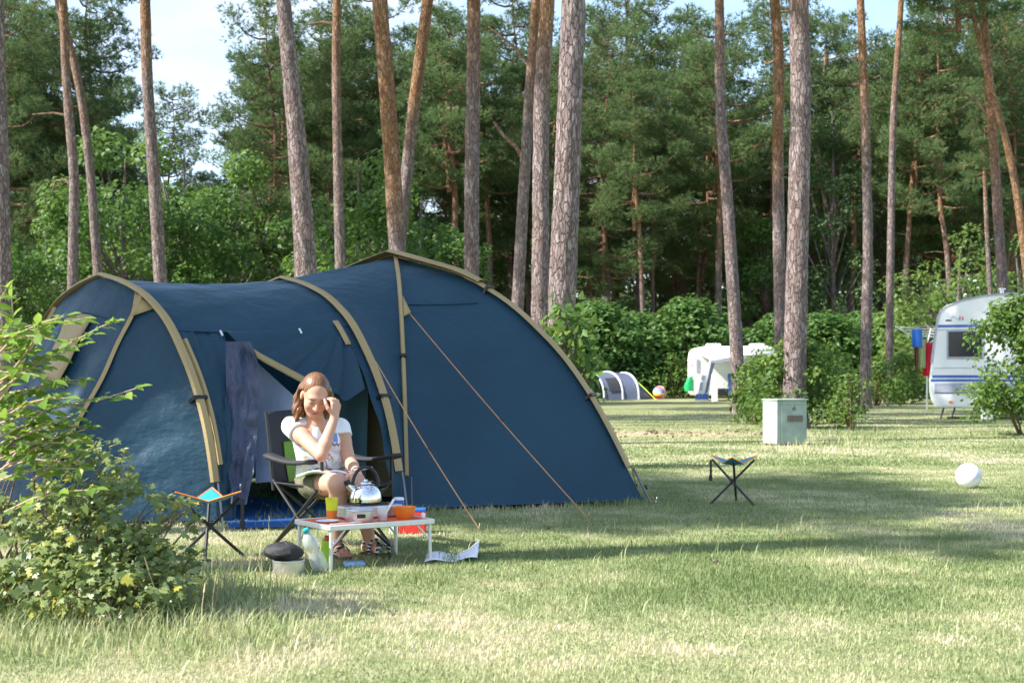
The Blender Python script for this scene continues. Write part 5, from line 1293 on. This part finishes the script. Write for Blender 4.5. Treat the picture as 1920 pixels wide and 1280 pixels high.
blend(front, (.58, .235, .175), .75*np.exp(-(((np.abs(x)-.038)/.020)**2+((z+.028)/.022)**2))+.5*np.exp(-((x/.014)**2+((z+.026)/.016)**2)))
blend(front, (.46, .155, .14), np.exp(-((x/.024)**4+((z+.060)/.0105)**4))); blend(front, (.22, .06, .06), np.exp(-((x/.023)**4+((z+.0605)/.0026)**2)))
blend(front, (.16, .085, .05), .85*np.exp(-((((np.abs(x)-.031)/.019)**4)+((z-.030+.12*(np.abs(x)-.03))/.0045)**2)))
blend(front, (.06, .035, .03), .95*np.exp(-((((np.abs(x)-.031)/.014)**4)+((z-.001)/.0036)**2)))
blend(front, (.36, .18, .13), .45*np.exp(-((((np.abs(x)-.031)/.018)**4)+((z-.012)/.009)**2)))
M['skin'] = vcol('warm_skin', .5, .35, .12)  # the skin's own tone, taken from the vertex colours
woman = thing('person', 'woman in a white printed t-shirt and olive shorts reading in the camping chair', 'person', PO)
link('body', mesh_np('body', V-PO, [Q], {'Col': np.column_stack([colv, np.ones(len(V))])}), M['skin'], woman)

# t-shirt
S = Field(np.array([PO[0]-.28, 7.98, .34]), np.array([PO[0]+.22, 8.62, .86]), h_)
gp = .012
S.cone(pelvis-LT*.06+[0, 0, .02], pelvis+LT*.06+[0, 0, .02], .113, .113); S.cone(pelvis, belly, .13, .122, .04); S.cone(belly-LT*.03, chest-LT*.045, .112, .106, .04); S.cone(belly+LT*.03, chest+LT*.045, .112, .106, .04)
S.cone(chest, neck0-[0, 0, .03], .10, .062, .04); S.cone(shL, shR, .056, .056, .04)
S.ell(chest+FW*.078-LT*.05-[0, 0, .01], (.058, .058, .056), None, .04); S.ell(chest+FW*.078+LT*.055-[0, 0, .01], (.058, .058, .056), None, .04)
S.cone(shL, shL+(elL-shL)*.22, .060, .062, .02); S.cone(shR, shR+(elR-shR)*.26, .060, .060, .02)
X = S.grid()
lat, fw_, zz = (X-chest) @ LT, (X-chest) @ FW, X[..., 2]
S.f += (.0055*np.sin(zz*95+lat*16+3*np.sin(lat*14))*np.clip((.66-zz)/.12, 0, 1)*(.5+.5*np.sin(fw_*20+lat*9))).astype(np.float32)
neckv = np.maximum(np.abs(lat-.00)*1.9-(zz-(chest[2]+.02))*.8, -(fw_-.0))      # V neckline at the front
S.f = np.maximum(S.f, -np.maximum(neckv, (chest[2]+.02)-zz).astype(np.float32))
S.f = np.maximum(S.f, (zz-(neck0[2]+.035)).astype(np.float32))
nb = np.linalg.norm((X-neck0)[..., :2]-0, axis=-1)-.056; S.f = np.maximum(S.f, -np.maximum(nb, (neck0[2]-.055)-zz).astype(np.float32))
for sh, el, k_ in ((shL, elL, .22), (shR, elR, .25)):
    c_ = sh+(el-sh)*k_; n_ = nrm(el-sh); far_ = (X-c_) @ n_; rad_ = np.linalg.norm(X-c_, axis=-1)
    S.f = np.where(rad_ < .085, np.maximum(S.f, far_), S.f).astype(np.float32)
S.f = np.maximum(S.f, (pelvis[2]-.045-zz).astype(np.float32))
V, Q = S.mesh()
lat, fw_, zz = (V-chest) @ LT, (V-chest) @ FW, V[:, 2]
colv = np.tile(np.array([.80, .80, .83]), (len(V), 1))
fr_ = fw_ > .02
pxv, pyv = HX+V[:, 0]*F/V[:, 1], HY-(V[:, 2]-CAMH)*F/V[:, 1]
cxl, czl = lat, zz-chest[2]
def ink(mask, c, a=1.0):
    colv[mask] = colv[mask]*(1-a)+np.array(c)*a
n2 = fbm(cxl*120, czl*120, 5, 2)
ink(fr_ & (cxl > .055) & (cxl < .085) & (czl > -.015) & (czl < .035), (.06, .22, .62), .85)
ink(fr_ & (cxl > .045) & (cxl < .08) & (czl > .035) & (czl < .055), (.75, .62, .08), .7)
ink(fr_ & (cxl > .03) & (cxl < .10) & (np.abs(czl+.03-.006*np.sin(cxl*260)) < .008), (.04, .05, .18), .85)
ink(fr_ & (cxl > -.05) & (cxl < .06) & (np.abs(czl+.098-.012*np.sin(cxl*190)) < .008) & (n2 > .32), (.60, .04, .07), .85)
ink(fr_ & (cxl > .03) & (cxl < .11) & (czl > -.16) & (czl < -.10) & (n2 > .60), (.12, .45, .20), .6)
ink(fr_ & (np.abs(cxl-.005-.02*np.sin(czl*30)) < .004) & (czl > -.19) & (czl < -.11), (.10, .06, .12), .8)
ink(fr_ & (cxl > .05) & (cxl < .10) & (czl > -.09) & (czl < -.045) & (n2 > .45), (.35, .55, .85), .5)
ink((np.abs(cxl+.092) < .006) & (czl < -.03) & fr_, (.75, .66, .25), .6)
M['shirt'] = vcol('white_cotton', .85, .2, 0, .35, 30, .006)
link('t_shirt', mesh_np('t_shirt', V-PO, [Q], {'Col': np.column_stack([colv, np.ones(len(V))])}), M['shirt'], woman)
# shorts
S = Field(np.array([PO[0]-.26, 7.98, .20]), np.array([PO[0]+.30, 8.64, .58]), .006)
S.cone(pelvis-LT*.06, pelvis+LT*.06, .116, .116)
for hj, kn in ((hipL, knL), (hipR, knR)):
    S.cone(hj, hj+(kn-hj)*.62, .095, .086, .02)
X = S.grid(); S.f += (.004*np.sin(X[..., 0]*90+X[..., 2]*60)).astype(np.float32)
for hj, kn in ((hipL, knL), (hipR, knR)):
    n_ = nrm(kn-hj); c_ = hj+(kn-hj)*.56; S.f = np.where(np.linalg.norm(X-c_, axis=-1) < .14, np.maximum(S.f, (X-c_) @ n_), S.f).astype(np.float32)
S.f = np.maximum(S.f, (X[..., 2]-(pelvis[2]+.07)).astype(np.float32))
V, Q = S.mesh(); M['shorts'] = fabric('olive_cotton', (.16, .155, .10), .85, .5, 14, (1, 1, 1), .02, .012, .2)
link('shorts', mesh_np('shorts', V-PO, [Q]), M['shorts'], woman)
# hair: cap on the skull, tucked behind the ear, falling to the shoulders
S = Field(HC-[.17, .20, .20], HC+[.17, .20, .15], .0042)
S.ell(hp(0, -.036, .037), np.array([.083, .099, .091])*.98, HR_, .02)
S.chain([hp(-.070, -.035, .02), hp(-.082, -.042, -.05), P(557, 768, 8.19), P(556, 794, 8.18)], [.030, .029, .026, .012], .02)
S.chain([hp(-.045, -.075, .0), P(566, 765, 8.25), P(565, 785, 8.26)], [.045, .036, .018], .02)
S.chain([hp(.072, -.020, .03), hp(.083, -.010, -.04), P(621, 770, 8.17), P(618, 788, 8.17)], [.026, .024, .020, .010], .02)
S.chain([hp(.03, -.08, .0), P(605, 770, 8.27), P(604, 790, 8.27)], [.05, .042, .02], .02)
X = S.grid(); pl = (X-HC) @ HR_/.98; lx, ly, lz = pl[..., 0], pl[..., 1], pl[..., 2]
strand = .0022*np.sin(np.arctan2(lx, ly+.05)*34+7*np.sin(lz*9))+.0016*np.sin(np.arctan2(lx, ly+.05)*71+lz*20)
S.f += (strand*np.clip((.05-lz)/.04, .12, 1)).astype(np.float32)
hairline = .064-.10*np.abs(lx-.015)-5.0*lx*lx
facecut = np.minimum(np.minimum(ly-.012-.15*np.maximum(-lz, 0), hairline-lz), .066-np.abs(lx)+.25*np.maximum(-lz, 0)*0)
S.f = np.maximum(S.f, facecut.astype(np.float32))
ear = np.linalg.norm((pl-np.array([-.083, .0, -.002]))/np.array([1., .9, 1.15]), axis=-1)-.033
S.f = np.maximum(S.f, -ear.astype(np.float32))
V, Q = S.mesh(); pl = (V-HC) @ HR_/.98
st_ = fbm(np.arctan2(pl[:, 0], pl[:, 1]+.05)*26, pl[:, 2]*9, 4, 3)
c0, c1 = np.array([.065, .028, .014]), np.array([.30, .135, .055])
colv = c0+(c1-c0)*np.clip((st_-.25)*1.7, 0, 1)[:, None]; M['hair'] = vcol('chestnut_hair', .38, .5, 0, .5, 90, .003, (1, 1, .15))
link('hair', mesh_np('hair', V-PO, [Q], {'Col': np.column_stack([colv, np.ones(len(V))])}), M['hair'], woman)
# sandals
def strapmat():
    m, nt, b = newmat('zigzag_strap'); setc(b, (.02, .02, .02), .7)
    t_ = nt.nodes.new('ShaderNodeTexCoord'); w_ = nt.nodes.new('ShaderNodeTexWave'); w_.inputs['Scale'].default_value = 14; w_.inputs['Distortion'].default_value = 6; w_.bands_direction = 'Z'
    nt.links.new(t_.outputs['Object'], w_.inputs['Vector']); nt.links.new(ramp(nt, w_.outputs['Fac'], [(.52, (.015, .015, .02)), (.56, (.65, .66, .72))]), b.inputs['Base Color']); return m
M['strap'] = strapmat()
for an_, mix in ((anL, .1), (anR, .45)):
    fdir = nrm(FW*.9+LT*mix); sd = np.array([-fdir[1], fdir[0], 0]); c0_ = an_*[1, 1, 0]
    sdl = bpy.data.objects.new('sandal', None)
    q = MB(); out_ = [(-.07, .030), (-.05, .036), (0, .034), (.06, .040), (.12, .048), (.16, .046), (.185, .030), (.19, .010)]
    poly = [c0_+fdir*a+sd*w for a, w in out_]+[c0_+fdir*a-sd*w for a, w in out_[::-1]]; q.prism(np.array(poly)+[0, 0, .004], (0, 0, .012)); so = q.build('sandal', M['black'], woman, bevel=.003)
    for fo, zt, wd in ((.105, .068, .045), (.028, .098, .040)):
        q = MB(); rows = []
        for a in np.linspace(-.2, math.pi+.2, 16):
            rows.append([c0_+fdir*(fo+dx-.25*(fo < .05)*0)+sd*wd*math.cos(a)*1.02+np.array([0, 0, .016+(zt-.012)*max(0, math.sin(a))]) for dx in (-.014, .014)])
        q.grid(rows); q.build('strap', M['strap'], so, thick=.004)
    q = MB(); rows = [[c0_-fdir*.0+np.array([0, 0, zz_])+(-fdir*.052*math.sin(a)+sd*.040*math.cos(a)) for zz_ in (.05, .078)] for a in np.linspace(0, math.pi, 12)]
    q.grid(rows); q.build('heel_strap', M['strap'], so, thick=.004)
# bracelet belongs to her wrist
q = MB(); wv = nrm(wrR-elR); u_ = nrm(np.cross(wv, [0, 0, 1.])); v_ = np.cross(wv, u_); q.tube([wrR-wv*.015+(.027*math.cos(a))*u_+(.027*math.sin(a))*v_ for a in np.linspace(0, 6.283, 20)], .003, 6, cap=False); q.build('bracelet', M['black'], woman)
# book and pen
bk0 = P(604, 893, 8.12)
book = thing('open_book', 'open book lying on the lap of the woman', 'book', bk0)
bl_, bf_ = nrm(LT*.98+FW*.15), nrm(FW*.9+[0, 0, .12])
for s_ in (-1, 1):
    up_ = nrm(np.cross(bl_, bf_)); up_ = up_ if up_[2] > 0 else -up_
    q = MB(); rows_t = [[bk0+bl_*s_*(.005+.125*a)+bf_*b_+up_*(.012+.018*math.sin(2.6*a+.3)-.01*a) for b_ in np.linspace(-.09, .09, 4)] for a in np.linspace(0, 1, 9)]
    q.grid(rows_t); q.build('pages', M['paper'], book, thick=.012)
    q = MB(); q.grid([[p-up_*.011 for p in r_] for r_ in rows_t]); q.build('cover', M['greenfab'] if s_ < 0 else M['lightblue'], book, thick=.003)
pn = wrR+np.array([.01, -.06, .01]); q = MB(); q.tube([pn+np.array([-.05, .0, .0]), pn+np.array([.085, -.02, .025])], .0055, 8); tag(q.build('silver_pen', M['alu']), 'silver pen in the lowered hand of the woman', 'pen')

# ------------------------------------------------------------------ pines outside the picture on the left that shade the tent
for k_, (x_, c_, z0, kc, sc_) in enumerate(((-11.0, 11.4, 9.1, 1, .62), (-13.5, 12.1, 8.6, 3, .58), (-9.0, 10.2, 9.0, 1, .46), (-8.3, 7.55, 10.2, 1, .34), (-6.3, 7.75, 11.2, 1, .36), (-16.0, 12.7, 9.0, 1, .78), (-12.0, 10.7, 10.8, 1, .52), (-11.6, 12.2, 8.0, 0, .7), (-6.6, 9.6, 11.2, 1, .52), (-9.6, 9.55, 9.3, 1, .42), (-12.6, 10.6, 10.8, 1, .36))):
    y_ = (c_+.28*x_)/.96
    b_ = np.array([x_, y_, 0.]); rt_ = thing('pine_tree', ORD[k_]+' of the pines standing left of the picture whose crowns shade the tent', 'tree', b_, 'shade pines beyond the left edge')
    link('trunk', trunk_mesh([[0, 0, 0], [.1, 0, z0*.5], [0, .1, z0+1]], [.2, .17, .13], 14, k_+40, .04, (6, 9)), M['bark'], rt_)
    add_crown(rt_, kc, b_+[0, 0, z0], sc_, k_*1.1)

# ------------------------------------------------------------------ bush at the left front
lb = thing('wild_shrub', 'wild mixed shrub with bright leafy branches at the left front', 'shrub', GX(80, 6.0))
rg = np.random.default_rng(91)
def pts_blob(px, py, Y, rx, rz, n):
    c = P(px, py, Y); u = sph(rg, n)*(rg.uniform(.2, 1, (n, 1))**.45)
    p = c+u*np.array([rx, rx*.7, rz]); p[:, 2] = np.abs(p[:, 2])*1.0+.01
    return p, u
parts = []; stems = []
for px, py, Y, rx, rz, n in ((60, 1000, 6.3, .46, .34, 900), (180, 1010, 6.2, .36, .28, 700), (20, 900, 6.4, .32, .30, 480), (110, 900, 6.5, .26, .22, 300), (190, 880, 6.5, .16, .14, 110), (260, 1040, 6.1, .22, .18, 300), (320, 1060, 6.2, .16, .18, 170), (215, 950, 6.4, .22, .16, 220),
                             (60, 1090, 5.9, .40, .20, 480), (200, 1110, 5.8, .32, .16, 330), (300, 1120, 5.9, .20, .14, 150), (-40, 1000, 6.2, .4, .5, 300), (300, 960, 6.6, .10, .10, 40), (355, 960, 6.6, .07, .08, 26)):
    n = int(n*1.5); p, u = pts_blob(px, py, Y, rx, rz, n)
    nor = unit(u*.5+np.array([-.25, -.25, .8])+rg.normal(0, .45, (n, 3))); d = unit(np.cross(nor, rg.normal(size=(n, 3)))+[0, 0, -.15])
    rn = np.clip(rg.normal(.45, .30, n), 0, .94); rn[rg.random(n) < .06] = 1.0
    keep = fbm(p[:, 0]*7+p[:, 1]*3, p[:, 2]*7, 31, 2) > .31; p_ = p; p, d, nor, rn = p[keep], d[keep], nor[keep], rn[keep]; parts.append(leaves(p, d, nor, .016+.050*rg.random(len(p))**1.8, LOBED, rn)); p = p_
    for k_ in range(5): stems.append(p[k_])
V, T, A = merge(parts); link('foliage', mesh_np('foliage', V-ROOT[lb.name], [T], {'rnd': A}), M['bramble'], lb, False)
q = MB()
for p in stems:
    b_ = np.array([p[0]*.75-.55+rg.normal(0, .12), 6.15+rg.normal(0, .12), 0]); q.tube([b_, (b_+p)/2+[rg.normal(0, .05), 0, .08], p], [.007, .005, .002], 5, cap=False)
q.build('stem', M['wood'], lb)
# long leafy branches
sprays = [[(-30, 730), (60, 680), (110, 655), (190, 612), (210, 605)], [(-20, 800), (55, 775), (120, 760), (185, 750), (255, 728)], [(-30, 760), (30, 745), (90, 715), (150, 712)], [(-20, 690), (10, 640), (25, 600), (22, 560)], [(-30, 620), (30, 618), (75, 605)],
          [(20, 700), (50, 660), (75, 620), (72, 608)], [(-20, 830), (40, 800), (100, 795), (150, 800)], [(-20, 870), (40, 840), (90, 842), (120, 815)], [(-30, 780), (20, 735), (60, 735)], [(-20, 660), (20, 660), (60, 640)], [(0, 880), (60, 860), (130, 870), (160, 850)], [(-10, 720), (40, 690), (80, 690)],
          [(60, 900), (110, 860), (140, 845), (155, 830)], [(-20, 590), (-5, 570), (10, 545)], [(-30, 850), (20, 820), (70, 815)]]
for k_ in range(20):
    x0, y0 = rg.uniform(-60, 30), rg.uniform(640, 960); x1, y1 = x0+rg.uniform(60, 190), y0-rg.uniform(-10, 90)
    sprays.append([(x0, y0), ((x0*2+x1)/3+rg.normal(0, 6), (y0*2+y1)/3-12), ((x0+2*x1)/3, (y0+2*y1)/3-10), (x1, y1)])
parts = []
for k_, sp_ in enumerate(sprays):
    Yb = 6.0+rg.uniform(-.25, .35); pth = np.array([P(a, b, Yb-.03*i_) for i_, (a, b) in enumerate(sp_)])
    seg = np.concatenate([[0], np.cumsum(np.linalg.norm(np.diff(pth, axis=0), axis=1))]); L_ = seg[-1]
    q = MB(); q.tube(pth, np.linspace(.006, .002, len(pth)), 6); q.build('branch', M['paletwig'], lb)
    n_ = max(5, int(L_/.042)); qq = np.linspace(.12*L_, L_, n_)
    pp = np.column_stack([np.interp(qq, seg, pth[:, a]) for a in range(3)]); tg = unit(np.gradient(pp, axis=0))
    for sd_ in (-1, 1):
        side = unit(np.cross(tg, [0, 0, 1.])*sd_+tg*.7+rg.normal(0, .25, (n_, 3))+np.array([0, 0, -.15]))
        nor = unit(np.array([-.2, -.35, 1.0])+rg.normal(0, .35, (n_, 3)))
        parts.append(leaves(pp+rg.normal(0, .008, (n_, 3)), side, nor, rg.uniform(.055, .105, n_)*np.linspace(1.1, .7, n_), OVATE, np.clip(rg.normal(.5, .24, n_), 0, 1)))
    parts.append(leaves(pp[-1:], tg[-1:], np.array([[-.2, -.3, 1.]]), np.array([.07]), OVATE, np.array([.7])))
V, T, A = merge(parts); link('bright_leaves', mesh_np('bright_leaves', V-ROOT[lb.name], [T], {'rnd': A}), M['dogwood'], lb, False)

# ------------------------------------------------------------------ lawn
def blades(n, y0, y1, hgt, wid, seed, seg2, wide=1.06, sel=None):
    rg = np.random.default_rng(seed)
    Y = 1/(rg.uniform(1/y1, 1/y0, n)) if y1/y0 > 2.4 else np.sqrt(rg.uniform(y0*y0, y1*y1, n))
    X = Y*rg.uniform(-.36, .36, n)*wide
    if sel is not None:
        k = sel(X, Y, rg); X, Y = X[k], Y[k]; n = len(X)
    n1 = fbm(X*.9+7, Y*.9, 21, 3); n2 = fbm(X*4.2, Y*4.2, 22, 2)
    dry = np.clip((n1-.5)*1.7+(n2-.5)*1.0+.40+rg.normal(0, .17, n), 0, 1)
    hh = hgt*(.45+1.1*n2)*(1.2-.5*dry)*rg.uniform(.55, 1.35, n)
    az = rg.uniform(0, 6.283, n); ln = rg.uniform(.15, .95, n)*hh
    d = np.column_stack([np.cos(az), np.sin(az), 0*az]); s = np.column_stack([-np.sin(az), np.cos(az), 0*az])*(wid*rg.uniform(.6, 1.3, n)/2)[:, None]
    b = np.column_stack([X, Y, np.full(n, -.002)]); up = np.array([0, 0, 1.])
    tip = b+d*ln[:, None]+up*hh[:, None]
    if not seg2:
        V = np.stack([b-s, b+s, tip], 1).reshape(-1, 3); T = np.arange(3*n).reshape(-1, 3); k = 3
    else:
        m = b+d*(ln*.32)[:, None]+up*(hh*.62)[:, None]
        V = np.stack([b-s, b+s, m-s*.8, m+s*.8, tip], 1).reshape(-1, 3); o = (np.arange(n)*5)[:, None]
        T = np.concatenate([o+[0, 1, 3], o+[0, 3, 2], o+[2, 3, 4]]); k = 5
    return V, T, np.repeat(dry, k)
def longsel(X, Y, rg):
    px = HX+X*F/Y; py = HY+CAMH*F/Y
    d = np.exp(-(((px-360)/130)**2+((py-1160)/60)**2))+np.exp(-(((px-60)/260)**2+((py-1190)/45)**2))+.8*np.exp(-(((px-480)/90)**2+((py-1190)/60)**2))
    return rg.random(len(X)) < d
def boxsel(X, Y, rg):
    px = HX+X*F/Y; py = HY+CAMH*F/Y
    return rg.random(len(X)) < np.exp(-(((px-1500)/90)**2+((py-838)/14)**2))+.7*np.exp(-(((px-1600)/70)**2+((py-825)/14)**2))+.5*np.exp(-(((px-1860)/60)**2+((py-812)/9)**2))
def tentsel(X, Y, rg):
    f_ = np.interp(X, [-3.3, -1.99, -.8, 1.05], [9.52, 9.65, 10.45, 11.24]); return (np.abs(Y-f_+.06) < .10) & (X > -3.3) & (X < 1.1) & (rg.random(len(X)) < .5)
parts = [blades(200000, 4.4, 9.0, .020, .0042, 1, True), blades(170000, 9.0, 16.0, .020, .0080, 2, False), blades(120000, 16.0, 42.0, .024, .022, 3, False),
         blades(22000, 4.6, 7.2, .085, .0055, 4, True, sel=longsel), blades(16000, 17, 26, .13, .013, 5, False, sel=boxsel), blades(60000, 9.3, 11.4, .05, .006, 6, True, sel=tentsel),
         blades(2500, 5.0, 12, .07, .006, 7, True)]
V, T, A = merge(parts)
tag(link('lawn_grass', mesh_np('lawn_grass', V, [T], {'rnd': A}), M['grass'], None, False), 'short sunlit lawn grass with dry patches', 'grass', kind='stuff')
q = MB()
for k_ in range(18):
    px, py = rg.normal(370, 70), rg.normal(1120, 55); b_ = G(px, min(max(py, 1045), 1230)); h0 = rg.uniform(.16, .34); az = rg.uniform(0, 6.28); dv = np.array([math.cos(az), math.sin(az), 0])
    q.tube([b_, b_+dv*h0*.12+[0, 0, h0*.6], b_+dv*h0*.35+[0, 0, h0]], [.0022, .0018, .0012], 4, cap=False)
    q.tube([b_+dv*h0*.27+[0, 0, h0*.86], b_+dv*h0*.37+[0, 0, h0*1.05]], [.0045, .002], 5, cap=False)
tag(q.build('dry_stalks', M['straw']), 'dry grass stalks right of the wild shrub', 'grass', kind='stuff')

# ------------------------------------------------------------------ pine cones, needles and bits of bark lying about
rg = np.random.default_rng(63); q = MB()
for k_ in range(120):
    Y_ = rg.uniform(7.5, 34); X_ = Y_*rg.uniform(-.35, .36)
    if k_ < 70: X_, Y_ = 2.9+rg.normal(0, 1.5), 24.6+rg.normal(0, 1.0)
    r_ = rg.uniform(.010, .018)*(1.6 if k_ < 70 else .8); a_ = rg.uniform(0, 6.28); dv = np.array([math.cos(a_), math.sin(a_), .15])*r_*rg.uniform(1, 2.2); c_ = np.array([X_, Y_, .014])
    q.tube([c_-dv, c_-dv*.3, c_+dv*.5, c_+dv], [r_*.35, r_*.9, r_*.8, r_*.2], 6)
tag(q.build('fallen_cones', M['wood']), 'fallen pine cones and bits of bark strewn over the lawn', 'pine cones', kind='stuff')
